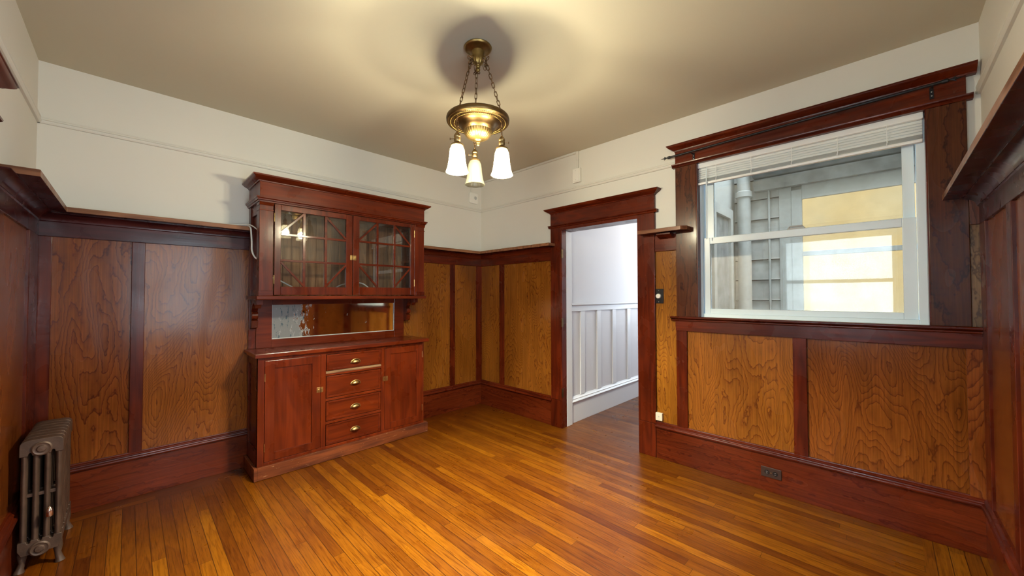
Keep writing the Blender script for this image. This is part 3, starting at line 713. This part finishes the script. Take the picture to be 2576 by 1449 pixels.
for y in (-3.207, -3.157):
    m = MB(); m.lathe([(.015, -O_B-.006), (.0145, -O_B-.009), (0.0001, -O_B-.009)], (0, y, .138), 20, axis='x')
    r_ = obj('receptacle', m, 'black', t)
    m = MB()
    for dz in (-.006, .006): m.box(-O_B-.0088, -O_B-.0096, y-.005, y+.005, dz+.138-.0012, dz+.138+.0012)
    obj('slot', m, 'steel', r_)
m = MB(); m.lathe([(.004, -O_B-.006), (.003, -O_B-.0085), (0.0001, -O_B-.0087)], (0, -3.182, .138), 10, axis='x'); obj('screw', m, 'brass', t)
t = thing('alarm_sounder', 'white wall unit with round grey speaker high by the room corner', 'alarm', (-.143, 0, 2.657))
m = MB()
def rrect(cx, cz, hw, hh, r, n=5):
    out = []
    for sx, sz, a0 in ((1, 1, 0), (-1, 1, PI/2), (-1, -1, PI), (1, -1, 1.5*PI)):
        for k in range(n+1):
            a = a0+k/n*PI/2; out.append((cx+sx*(hw-r)+r*math.cos(a), cz+sz*(hh-r)+r*math.sin(a)))
    return out
m.prism(rrect(-.143, 2.657, .068, .067, .018), 'y', -.001, -.028); obj('unit_body', m, 'plasticw', t, bevel=.003)
m = MB(); m.lathe([(.023, -.028), (.022, -.0305), (0.0001, -.0305)], (-.120, 0, 2.662), 24, axis='y'); obj('speaker', m, 'plasticg', t)
m = MB(); m.box(-.182, -.166, -.001, -.012, 2.722, ZC); obj('cable_channel', m, 'rail', t, bevel=.002)
t = thing('surface_socket_box', 'cream surface socket box with cable channel rising to the ceiling', 'socket box', (0, -1.528, 2.64))
m = MB(); m.box(-.001, -.032, -1.580, -1.487, 2.565, 2.710); obj('box_body', m, 'plasticw', t, bevel=.004)
m = MB(); m.box(-.032, -.037, -1.572, -1.495, 2.575, 2.702); cpl = obj('cover_plate', m, 'plasticw', t, bevel=.002)
for z in (2.592, 2.685):
    m = MB(); m.lathe([(.0035, -.037), (.0001, -.0385)], (0, -1.533, z), 10, axis='x'); obj('screw', m, 'plasticg', cpl)
m = MB(); m.box(-.001, -.016, -1.545, -1.522, 2.710, ZC-.001); m.box(-.001, -.019, -1.549, -1.518, 2.80, ZC-.001); obj('vertical_channel', m, 'rail', t, bevel=.002)
m = MB(); m.box(-.001, -.022, -1.518, -.02, ZC-.022, ZC-.001); obj('ceiling_channel', m, 'rail', t, bevel=.002)

# ------------------------------------------------------------------ china cabinet
cab = thing('china_cabinet', 'built-in red-brown china cabinet with barred glass doors, mirror and drawers', 'cabinet', (-1.83, -.19, 0))
X0, X1 = -2.553, -1.10
F_ = .372
# plinth
m = MB(); m.box(X0-.022, X0, 0, -.392, .002, .098); m.box(X0, X1, -.30, -.392, .002, .098); m.box(X1, X1+.04, 0, -.392, .002, .098)
obj('plinth', m, 'plinth', cab, bevel=.003)
# base carcass with side panels
m = MB(); m.box(X0+.012, X1-.012, -.004, -.345, .06, .924)
obj('carcass', m, 'cabZ', cab)
for xs, s in ((X0, 1), (X1, -1)):
    m = MB()
    for q in [(0, -.045, .098, .925), (-.33, -F_+.004, .098, .925), (-.045, -.33, .098, .215), (-.045, -.33, .86, .925)]: m.box(xs, xs+s*.02, *q)
    obj('side_frame', m, 'cabZ', cab, bevel=.002)
m = MB()
m.box(X0, -2.508, -.34, -F_, .098, .925); m.box(-1.117, X1, -.34, -F_, .098, .925)
m.box(-2.508, -1.117, -.34, -F_, .098, .122); m.box(-2.508, -1.117, -.34, -F_, .900, .925)
m.box(-2.100, -2.060, -.34, -F_, .122, .900); m.box(-1.563, -1.529, -.34, -F_, .122, .900)
obj('face_frame', m, 'cabZ', cab, bevel=.002)
m = MB()
for z0, z1 in [(.306, .328), (.502, .524)]: m.box(-2.060, -1.563, -.34, -F_, z0, z1)
m.box(-2.060, -1.563, -.34, -F_+.0, .716, .735)
obj('drawer_rail', m, 'cabX', cab, bevel=.002)
m = MB(); m.prism([(-.34, .735), (-F_-.001, .735), (-F_-.002, .742), (-F_+.006, .755), (-.34, .757)], 'x', -2.059, -1.564); obj('worn_drawer_rail', m, 'worn', cab)['label'] = 'splintered bare wood rail'
m = MB(); m.box(X0-.024, X1+.046, 0, -.402, .926, .960); obj('countertop', m, 'cabX', cab, bevel=.005)
def shaker(name, x0, x1, z0, z1, st, rl, mat, o=F_, th=.02, rec=.009, parent=cab):
    m = MB(); g_ = .0025
    a0, a1, b0, b1 = x0+g_, x1-g_, z0+g_, z1-g_
    m.box(a0, a0+st, -o+th, -o-.001, b0, b1); m.box(a1-st, a1, -o+th, -o-.001, b0, b1)
    m.box(a0+st, a1-st, -o+th, -o-.001, b0, b0+rl); m.box(a0+st, a1-st, -o+th, -o-.001, b1-rl, b1)
    fr = obj(name, m, 'cabZ', parent, bevel=.0015)
    p = MB(); p.box(a0+st-.002, a1-st+.002, -o+th, -o+rec, b0+rl-.002, b1-rl+.002); obj('panel', p, 'cabZ', fr)
    return fr
def hinge(par, x, o, z, h=.062):
    m = MB(); m.lathe([(.0035, z-h/2), (.0035, z+h/2)], (x, -o-.003, 0), 8, caps=True); m.box(x-.003, x+.003, -o-.002, -o+.002, z-h/2+.006, z+h/2-.006); obj('hinge', m, 'brass', par)
def latch(par, x, o, z):
    m = MB(); y = -o-.001
    m.box(x-.026, x+.004, y, y-.003, z-.022, z+.022); m.box(x-.024, x-.001, y-.003, y-.007, z-.016, z+.012); m.box(x-.020, x-.006, y-.007, y-.013, z-.010, z+.008)
    m.box(x+.008, x+.026, y, y-.003, z-.022, z+.022); m.box(x+.010, x+.022, y-.003, y-.009, z-.014, z+.012)
    m.tube([(x-.022, y-.010, z+.014), (x-.004, y-.010, z+.014)], .0025, 6)
    obj('latch', m, 'brass', par, bevel=.0008)
dl = shaker('cupboard_door', -2.508, -2.100, .122, .900, .066, .060, 'cabZ'); hinge(dl, -2.506, F_, .77); hinge(dl, -2.506, F_, .235); latch(dl, -2.108, F_, .609)
dr = shaker('cupboard_door', -1.529, -1.117, .122, .900, .062, .058, 'cabZ'); hinge(dr, -1.119, F_, .80); hinge(dr, -1.119, F_, .255); latch(dr, -1.522, F_, .612)
def cup_pull(par, x, z, o):
    m = MB(); seg = 16; n = 7; vs = []; fs = []
    for i in range(n):
        t_ = i/(n-1)*PI/2
        for k in range(seg+1):
            a = PI*k/seg
            rx = .037*math.cos(a); h = math.sin(a)
            # quarter dome : back edge on the drawer, mouth open downward
            vs.append((x+rx*(1-.15*(1-math.cos(t_))), -o-.002-.020*math.sin(t_)*(.25+.75*h), z-.008+.026*h*math.cos(t_)))
    for i in range(n-1):
        for k in range(seg): fs.append((i*(seg+1)+k, i*(seg+1)+k+1, (i+1)*(seg+1)+k+1, (i+1)*(seg+1)+k))
    m.add(vs, fs)
    m.tube([(x+.043*math.cos(PI*k/12), -o-.003, z-.008+.030*math.sin(PI*k/12)) for k in range(13)], .0035, 8)
    m.box(x-.045, x+.045, -o-.001, -o-.004, z-.012, z-.006)
    p = obj('cup_pull', m, 'brass', par, smooth='auto'); b = p.modifiers.new('s', 'SOLIDIFY'); b.thickness = .0015
for z0, z1, zp in [(.757, .898, .812), (.526, .714, .622), (.330, .500, .413), (.124, .304, .210)]:
    dw = shaker('drawer', -2.058, -1.565, z0, z1, .018, .016, 'cabX', rec=.004); cup_pull(dw, -1.806, zp, F_)
    dw.data.materials[0] = M_['cabX']
    for ch in dw.children:
        if ch.name.startswith('panel'): ch.data.materials[0] = M_['cabX']
# mirror back
m = MB()
for q in [(-2.500, -2.385, .960, 1.372), (-1.252, -1.140, .960, 1.372), (-2.385, -1.252, .960, 1.030), (-2.385, -1.252, 1.325, 1.372)]: m.box(q[0], q[1], -.004, -.036, q[2], q[3])
obj('mirror_frame', m, 'cabX', cab, bevel=.003)
m = MB(); m.box(X0, -2.500, -.004, -.028, .960, 1.372); obj('side_post', m, 'cabZ', cab, bevel=.003)
m = MB(); m.box(-2.385, -1.252, -.010, -.020, 1.028, 1.327); mm = obj('mirror', m, 'mirror', cab, origin=(-1.82, -.015, 1.18))
m = MB(); m.prism([(-.020, 1.030), (-.024, 1.030), (-.021, 1.037)], 'x', -2.385, -1.252); m.box(-2.385, -2.380, -.020, -.023, 1.030, 1.325); m.box(-1.257, -1.252, -.020, -.023, 1.030, 1.325); obj('mirror_edge', m, 'plasticg', cab)
# scroll brackets
def bracket(xc):
    pr = [(0, 1.372), (.255, 1.372), (.255, 1.330), (.215, 1.330), (.200, 1.300)]
    for k in range(1, 8):
        a = k/8*PI; pr.append((.155+.045*math.cos(a), 1.300+.042*math.sin(a)))
    pr += [(.108, 1.300)]
    for k in range(0, 9):
        a = PI/2-k/8*PI; pr.append((.078+.034*math.cos(a), 1.240+.034*math.sin(a)))
    pr += [(.112, 1.196), (.095, 1.140), (.030, 1.125), (0, 1.125)]
    m = MB(); m.prism([(-p, z_) for p, z_ in pr], 'x', xc-.022, xc+.022); return m
for xc in (-2.522, -1.122): obj('scroll_bracket', bracket(xc), 'trimZ', cab, bevel=.002)
# upper cabinet
m = MB(); m.box(X0-.018, X1+.018, 0, -.388, 1.372, 1.403); obj('bottom_board', m, 'cabX', cab, bevel=.006)
m = MB(); m.box(X0, X0+.092, -.285, -F_, 1.403, 2.130); obj('corner_post', m, 'cabZ', cab, bevel=.002)
m = MB(); m.box(X1-.112, X1, -.285, -F_, 1.403, 2.130); obj('corner_post', m, 'cabZ', cab, bevel=.002)
for q0, q1 in ((X0-.004, X0+.094), (X1-.095, X1+.004)):
    m = MB(); m.box(q0, q1, -.283, -F_-.005, 1.403, 1.443); obj('post_base', m, 'cabX', cab, bevel=.002)
    m = MB(); m.box(q0+.001, q1-.001, -.283, -F_-.005, 2.065, 2.074); obj('post_band', m, 'cabX', cab, bevel=.002)
    m = MB(); m.prism([(-.285, 2.105), (-F_-.004, 2.105), (-F_-.010, 2.117), (-F_-.018, 2.129), (-.285, 2.129)], 'x', q0, q1); obj('post_cap', m, 'cabX', cab, bevel=.002)
for xs, s in ((X0, 1), (X1, -1)):
    m = MB(); m.box(xs, xs+s*.06, -.004, -.070, 1.403, 2.130); obj('rear_post', m, 'cabZ', cab, bevel=.002)
    m = MB(); m.box(xs+s*.022, xs+s*.036, -.07, -.285, 1.403, 2.130); obj('side_panel', m, 'cabZ', cab)
    for z0, z1 in ((2.05, 2.130), (1.403, 1.45)):
        m = MB(); m.box(xs+s*.008, xs+s*.0219, -.0705, -.2845, z0, z1); obj('side_rail', m, 'cabX', cab, bevel=.002)
m = MB(); n_ = 20; wd = (X1-X0-.08)/n_
for i in range(n_):
    a = X0+.04+i*wd; m.box(a+.002, a+wd-.002, -.004, -.014, 1.403, 2.130)
m.box(X0+.04, X1-.04, -.002, -.008, 1.403, 2.130)
obj('beadboard_back', m, 'bead', cab, bevel=.002)
m = MB(); m.box(X0+.03, X1-.03, -.004, -F_+.02, 2.128, 2.165); obj('inner_top', m, 'bead', cab)
m = MB(); m.box(X0, X1, -.002, -F_-.004, 2.165, 2.297); obj('frieze', m, 'cabX', cab, bevel=.002)
def wrap(prof, name):
    """moulding wrapped round the front and the two ends; prof = (offset from the frieze, z)"""
    vs = []; n = len(prof); m = MB()
    for path in range(4):
        for q, z_ in prof:
            e = q
            p = [(X0-e, 0), (X0-e, -F_-e), (X1+e, -F_-e), (X1+e, 0)][path]
            vs.append((p[0], p[1], z_))
    fs = [(a*n+i, a*n+i+1, (a+1)*n+i+1, (a+1)*n+i) for a in range(3) for i in range(n-1)]
    fs += [(0, n, 2*n, 3*n), (n-1, 2*n-1, 3*n-1, 4*n-1)]
    m.add(vs, fs); return obj(name, m, 'cabX', cab, smooth='auto')
wrap([(0, 2.130), (.008, 2.130), (.010, 2.140), (.016, 2.143), (.018, 2.152), (.026, 2.158), (.026, 2.168), (0, 2.170)], 'lower_cornice')
wrap([(.0, 2.285), (.008, 2.288), (.010, 2.296), (.018, 2.300), (.030, 2.306), (.044, 2.318), (.052, 2.324), (.052, 2.335), (0, 2.338)], 'crown')
def glazed(x0, x1, z0, z1, gx0, gx1, gz0, gz1):
    m = MB(); o = F_; g_ = .0025
    m.box(x0+g_, gx0, -o+.024, -o-.002, z0+g_, z1-g_); m.box(gx1, x1-g_, -o+.024, -o-.002, z0+g_, z1-g_)
    m.box(gx0, gx1, -o+.024, -o-.002, z0+g_, gz0); m.box(gx0, gx1, -o+.024, -o-.002, gz1, z1-g_)
    fr = obj('glass_door', m, 'cabZ', cab, bevel=.002)
    W_ = gx1-gx0; H_ = gz1-gz0; mw = .010
    m = MB()
    for i in (1, 2):
        xm = gx0+W_*i/3; m.box(xm-mw, xm+mw, -o+.010, -o, gz0, gz1)
        zm = gz0+H_*i/3+(.012 if i == 2 else .006); m.box(gx0, gx1, -o+.010, -o-.0005, zm-mw*.9, zm+mw*.9)
    def diag(ax, az, bx, bz):
        dx, dz = bx-ax, bz-az; l = math.hypot(dx, dz); nx, nz = -dz/l*.008, dx/l*.008
        m.prism([(ax+nx, az+nz), (bx+nx, bz+nz), (bx-nx, bz-nz), (ax-nx, az-nz)], 'y', -o+.010, -o-.0002)
    a1, a2 = gx0+W_/3, gx0+2*W_/3; c1, c2 = gz0+H_/3+.006, gz0+2*H_/3+.012
    diag(gx0, c2+.012, a1, gz1-.004); diag(a2, gz1-.004, gx1, c2+.012)
    diag(gx0, c1-.012, a1, gz0+.004); diag(a2, gz0+.004, gx1, c1-.012)
    obj('muntins', m, 'cabX', fr, bevel=.0015)
    g = MB(); g.box(gx0-.004, gx1+.004, -o+.012, -o+.015, gz0-.004, gz1+.004); obj('glass_pane', g, 'cabglass', fr)
    return fr
gl = glazed(-2.455, -1.840, 1.406, 2.129, -2.408, -1.898, 1.476, 2.083)
gr = glazed(-1.838, -1.213, 1.406, 2.129, -1.780, -1.257, 1.480, 2.090)
hinge(gl, -2.4535, F_, 2.02, .07); hinge(gl, -2.4535, F_, 1.53, .07); hinge(gr, -1.2145, F_, 2.03, .07); hinge(gr, -1.2145, F_, 1.53, .07)
m = MB(); y = -F_-.003
x_ = -1.839
m.box(x_-.024, x_-.004, y, y-.003, 1.722, 1.765); m.box(x_-.022, x_-.007, y-.003, y-.009, 1.728, 1.758)
m.box(x_+.004, x_+.030, y, y-.003, 1.722, 1.765); m.box(x_+.006, x_+.026, y-.003, y-.010, 1.728, 1.758); m.box(x_+.012, x_+.022, y-.010, y-.016, 1.735, 1.752)
obj('latch', m, 'brass', gr, bevel=.0008)
# cables
def smoothpath(pts, n=8):
    pts = [Vector(p) for p in pts]; out = []
    for i in range(len(pts)-1):
        p0 = pts[max(i-1, 0)]; p1 = pts[i]; p2 = pts[i+1]; p3 = pts[min(i+2, len(pts)-1)]
        for k in range(n):
            t_ = k/n
            out.append(.5*((2*p1)+(-p0+p2)*t_+(2*p0-5*p1+4*p2-p3)*t_*t_+(-p0+3*p1-3*p2+p3)*t_**3))
    out.append(pts[-1]); return out
m = MB(); m.tube(smoothpath([(-2.74, -.05, 1.967), (-2.68, -.075, 1.970), (-2.60, -.12, 1.972), (-2.573, -.158, 1.955), (-2.572, -.19, 1.90), (-2.572, -.215, 1.82), (-2.572, -.225, 1.76), (-2.560, -.255, 1.71), (-2.535, -.275, 1.682)]), .0062, 8)
m.tube(smoothpath([(-2.64, -.08, 1.968), (-2.59, -.15, 1.975), (-2.566, -.215, 1.955), (-2.535, -.265, 1.915)]), .0045, 8)
tag(obj('hanging_cable', m, 'plasticw', smooth=True, origin=(-2.60, -.12, 1.96)), 'white cable drooping from the plate shelf down the cabinet side', 'cable')
m = MB(); m.tube(smoothpath([(-2.50, -.20, 1.56), (-2.40, -.22, 1.54), (-2.26, -.24, 1.46), (-2.14, -.2, 1.412), (-1.98, -.16, 1.43), (-1.86, -.14, 1.50), (-1.76, -.15, 1.52), (-1.66, -.17, 1.52), (-1.55, -.19, 1.44), (-1.44, -.20, 1.41)]), .006, 8)
tag(obj('coiled_cable', m, 'plasticw', smooth=True, origin=(-1.9, -.2, 1.41)), 'white cable looping along the floor of the glass-doored cabinet', 'cable')

# ------------------------------------------------------------------ pendant lamp
LX, LY = -1.795, -2.062
lamp = thing('pendant_lamp', 'antique brass three-light pendant hanging on chains from the ceiling', 'ceiling light', (LX, LY, ZC))
C0 = (LX, LY, 0)
m = MB()
m.lathe([(.0001, ZC-.001), (.080, ZC-.001), (.083, ZC-.006), (.080, ZC-.014), (.074, ZC-.018), (.066, ZC-.018), (.058, ZC-.022), (.046, ZC-.026), (.040, ZC-.030)], C0, 56)
obj('ceiling_plate', m, 'brasslamp', lamp, smooth='auto')
m = MB(); m.lathe([(.040, ZC-.026), (.036, ZC-.050), (.033, ZC-.070), (.034, ZC-.080), (.029, ZC-.098), (.016, ZC-.112), (.010, ZC-.116), (.013, ZC-.120), (.013, ZC-.124), (.008, ZC-.128), (.013, ZC-.136), (.012, ZC-.146), (.0001, ZC-.154)], C0, 60, fn=lambda a, r, z_: 1+(.06*math.cos(12*a) if ZC-.112 < z_ < ZC-.075 else 0))
obj('canopy', m, 'brasslamp', lamp, smooth=True)
ZP = 2.45
m = MB(); m.lathe([(.120, ZP+.010), (.175, ZP+.014), (.186, ZP+.010), (.188, ZP+.002), (.187, ZP-.012), (.183, ZP-.018), (.176, ZP-.018), (.172, ZP-.014), (.168, ZP-.019), (.150, ZP-.024), (.146, ZP-.021), (.138, ZP-.025), (.128, ZP-.025), (.112, ZP-.036), (.101, ZP-.050), (.095, ZP-.060), (.090, ZP-.062), (.087, ZP-.068), (.084, ZP-.068)], C0, 72)
obj('pan', m, 'brassdark', lamp, smooth=True)
m = MB(); m.lathe([(.0001, ZP+.020), (.05, ZP+.018), (.120, ZP+.010)], C0, 48); obj('pan_cover', m, 'brassdark', lamp, smooth=True)
for rr, zz, nb_ in ((.164, ZP-.0205, 90), (.142, ZP-.0235, 78)):
    m = MB(); pts = []
    for k in range(nb_*4):
        a = 2*PI*k/(nb_*4); q = .0018*math.sin(a*nb_); pts.append((LX+(rr+q)*math.cos(a), LY+(rr+q)*math.sin(a), zz+.0016*math.cos(a*nb_)))
    m.tube(pts, .0026, 6, closed=True); obj('rope_bead', m, 'brasslamp', lamp, smooth=True)
m = MB(); m.lathe([(.086, ZP-.066), (.084, ZP-.074), (.078, ZP-.088), (.066, ZP-.102), (.048, ZP-.113), (.030, ZP-.119), (.020, ZP-.121)], C0, 128, fn=lambda a, r, z_: 1+(.022*math.cos(32*a) if r > .025 else 0))
obj('fluted_bowl', m, 'brasslamp', lamp, smooth=True)
m = MB(); m.lathe([(.022, ZP-.119), (.020, ZP-.124), (.011, ZP-.126), (.009, ZP-.130), (.012, ZP-.134), (.012, ZP-.139), (.007, ZP-.142), (.010, ZP-.148), (.006, ZP-.155), (.0001, ZP-.158)], C0, 28)
obj('finial', m, 'brasslamp', lamp, smooth=True)
def link(m, p, t, side, L_=.036, W=.0145, r=.0023):
    t = t.normalized(); s_ = (side-t*side.dot(t)).normalized(); pts = []
    h = L_/2-W/2
    for k in range(9): a = PI*k/8; pts.append(p+t*(h+W/2*math.sin(a))+s_*(W/2*math.cos(a)))
    for k in range(9): a = PI*k/8; pts.append(p-t*(h+W/2*math.sin(a))-s_*(W/2*math.cos(a)))
    m.tube(pts, r, 6, closed=True)
def chain(a, b, pitch=.0295, par=lamp, name='chain'):
    a = Vector(a); b = Vector(b); v = b-a; n = max(2, round(v.length/pitch)); m = MB()
    for i in range(n):
        p = a+v*((i+.5)/n); ang = random.uniform(-.3, .3)+(PI/2 if i % 2 else 0)+.5
        link(m, p, v+Vector((random.uniform(-.03, .03), random.uniform(-.03, .03), 0))*v.length, Vector((math.cos(ang), math.sin(ang), 0)), L_=v.length/n+.0068)
    return obj(name, m, 'chain', par, smooth=True)
def chain_slack(c, par):
    m = MB(); c = Vector(c); p = c.copy()
    for i in range(5):
        a = random.uniform(0, 6.28); q = c+Vector((math.cos(a)*.010, math.sin(a)*.010, -.012*i+random.uniform(-.006, .006)))
        link(m, q, Vector((random.uniform(-1, 1), random.uniform(-1, 1), -1)), Vector((math.cos(a), math.sin(a), .1)), L_=.032)
    obj('slack_links', m, 'chain', par, smooth=True)
az = math.atan2(d.y, d.x)
SH = []
for off in (-13, 107, 227):
    a = az-math.radians(off); SH.append((LX+.150*math.cos(a), LY+.150*math.sin(a), a, off))
for (sx, sy, a, off) in SH:
    ca, sa = math.cos(a), math.sin(a)
    top = (LX+.050*ca, LY+.050*sa, ZC-.095)
    rb_ = .150 if off != 227 else .140
    chain(top, (LX+rb_*ca, LY+rb_*sa, ZP+.014))
    chain_slack((LX+.052*ca, LY+.052*sa, ZC-.085), lamp)
    m = MB(); m.tube([(LX+.034*ca, LY+.034*sa, ZC-.062), (LX+.044*ca, LY+.044*sa, ZC-.068), (LX+.052*ca, LY+.052*sa, ZC-.084), (LX+.046*ca, LY+.046*sa, ZC-.096)], .0028, 8); obj('chain_hook', m, 'brass', lamp, smooth=True)
def shade_mesh():
    m = MB(); prof = [(.0335, .158), (.0325, .152), (.0300, .147), (.0335, .141), (.0385, .130), (.0405, .110), (.0425, .085), (.0450, .060), (.0490, .035), (.0545, .014), (.0600, 0)]
    def fn(a, r, z_):
        t_ = max(0, 1-z_/.13); return 1+.085*t_*abs(math.cos(4*a))**.5-.04*t_
    m.lathe(prof, (0, 0, 0), 96, fn=fn); return m
lamp_shade_proto = None
for i, (sx, sy, a, off) in enumerate(SH):
    zb = 2.103
    ca, sa = math.cos(a), math.sin(a)
    chain((sx, sy, ZP-.020), (sx, sy, 2.334), name='drop_chain')
    m = MB()
    m.lathe([(.0001, 2.337), (.007, 2.335), (.009, 2.328), (.016, 2.320), (.019, 2.312), (.019, 2.306), (.017, 2.303), (.0185, 2.297), (.0185, 2.283), (.0165, 2.279), (.019, 2.274), (.026, 2.268), (.033, 2.264), (.036, 2.260), (.036, 2.254), (.033, 2.252)], (sx, sy, 0), 28)
    so = obj('socket', m, 'brasssocket', lamp, smooth='auto')
    rs = 1 if off == 107 else -1; R2 = Vector((R_.x, R_.y, 0)).normalized()*rs
    m = MB(); p0 = Vector((sx, sy, 2.295)); m.tube([p0+R2*.014, p0+R2*.040], .0022, 8); m.tube([p0+R2*.040+Vector((0, 0, .006)), p0+R2*.040-Vector((0, 0, .006))], .0025, 8); m.tube([p0+R2*.034+Vector((0, 0, .0)), p0+R2*.037], .005, 8)
    obj('switch_key', m, 'chain', so)
    sm = shade_mesh(); sm.v = [(p[0]+sx, p[1]+sy, p[2]+zb) for p in sm.v]
    o = obj('lamp_shade', sm, 'shade', lamp, smooth=True); b = o.modifiers.new('s', 'SOLIDIFY'); b.thickness = .0022
    m = MB(); m.lathe([(.0001, 2.185-.03), (.014, 2.160), (.022, 2.175), (.024, 2.190), (.018, 2.212), (.013, 2.232), (.013, 2.262)], (sx, sy, 0), 20)
    if off == -13:
        bo = obj('bulb', m, 'plasticw', lamp, smooth=True)
    else:
        bo = obj('bulb', m, bulb_mat('lit_bulb_%d' % i, WARM, 3.0), lamp, smooth=True)
        l = point('bulb_light', (0, 0, 0), BULB, WARM, .040); l.parent = lamp; l.location = (sx-LX, sy-LY, 2.165-ZC)

# ------------------------------------------------------------------ radiator
rad = thing('radiator', 'bronze-painted cast iron radiator standing in the left corner', 'radiator', (-3.555, -.42, 0))
RX0, RX1 = -3.628, -3.482
def section(y0, y1, end=False):
    m = MB(); yc = (y0+y1)/2; hy = (y1-y0)/2-.003
    cx = [RX0+.016+i*(RX1-RX0-.032)/3 for i in range(4)]
    for x in cx:
        pts = []
        m.lathe([(.013, .105), (.0125, .13), (.0125, .60), (.013, .63)], (x, yc, 0), 14, fn=None)
        # widen the tube along y
        n = 4*14; m.v[-n:] = [(p[0], yc+(p[1]-yc)*hy/.0135, p[2]) for p in m.v[-n:]]
    top = []; w_ = (RX1-RX0)/2; xc = (RX0+RX1)/2
    for k in range(13):
        a = PI*k/12; top.append((xc+w_*math.copysign(abs(math.cos(a))**.45, math.cos(a)), .632+.034*math.sin(a)**.6))
    pr = [(RX0, .602), ] + []
    prof = [(RX1, .585)] + top + [(RX0, .585)] + [(cx[i]+.017+.0, .585+(0 if j == 0 else .018)) for i in () for j in ()]
    # scalloped underside of the header
    for i in range(3):
        a0_, a1_ = cx[i]+.012, cx[i+1]-.012
        for k in range(6):
            t_ = PI*k/5; prof.append(((a0_+a1_)/2-(a1_-a0_)/2*math.cos(t_), .585+.016*math.sin(t_)))
    m.prism(prof, 'y', yc-hy, yc+hy)
    prof = [(RX1, .155), (RX1, .115), (RX1-.012, .085), (RX0+.012, .085), (RX0, .115), (RX0, .155)]
    for i in range(3):
        a0_, a1_ = cx[i]+.012, cx[i+1]-.012
        for k in range(6):
            t_ = PI*k/5; prof.append(((a0_+a1_)/2-(a1_-a0_)/2*math.cos(t_), .155-.014*math.sin(t_)))
    m.prism(prof, 'y', yc-hy, yc+hy)
    m.box(RX0+.016, RX1-.016, yc-hy*.55, yc+hy*.55, .372, .390)
    return m
NS = 7; YF = -.665; PT = .0635
for i in range(NS):
    y0 = YF+i*PT; obj('section', section(y0, y0+PT), 'rad', rad, bevel=.006, smooth='auto')
for z0 in (.628, .118):
    m = MB(); m.lathe([(.036, YF+.004), (.036, YF-.003), (.030, YF-.007), (.024, YF-.004), (.018, YF-.005), (.014, YF-.011), (.0001, YF-.012)], (-3.555, 0, z0-.012), 32, axis='y'); obj('end_boss', m, 'rad', rad, smooth='auto')
for yy, s in ((YF+.03, -1), (YF+NS*PT-.03, 1)):
    for x, sx in ((RX0+.018, -1), (RX1-.018, 1)):
        m = MB(); m.tube([(x, yy, .115), (x+sx*.004, yy, .08), (x+sx*.004, yy, .045), (x+sx*.010, yy+s*.004, .018), (x+sx*.012, yy+s*.005, .001)], .016, 12, rf=[1.2, 1.1, .75, .9, 1.25]); obj('foot', m, 'rad', rad, smooth='auto')
m = MB(); m.lathe([(.0001, .318), (.004, .314), (.010, .304), (.013, .292), (.0135, .270), (.012, .266), (.0001, .266)], (-3.523, YF-.022, 0), 20); m.tube([(-3.523, YF-.01, .274), (-3.523, YF+.02, .274)], .005, 8); obj('air_vent', m, 'silver', rad, smooth='auto')['label'] = 'shiny nickel air vent'
m = MB(); m.tube([(-3.555, -.21, .112), (-3.555, -.14, .112)], .017, 12); m.tube([(-3.555, -.14, .16), (-3.555, -.14, .0)], .014, 12); obj('valve', m, 'rad', rad, smooth='auto')
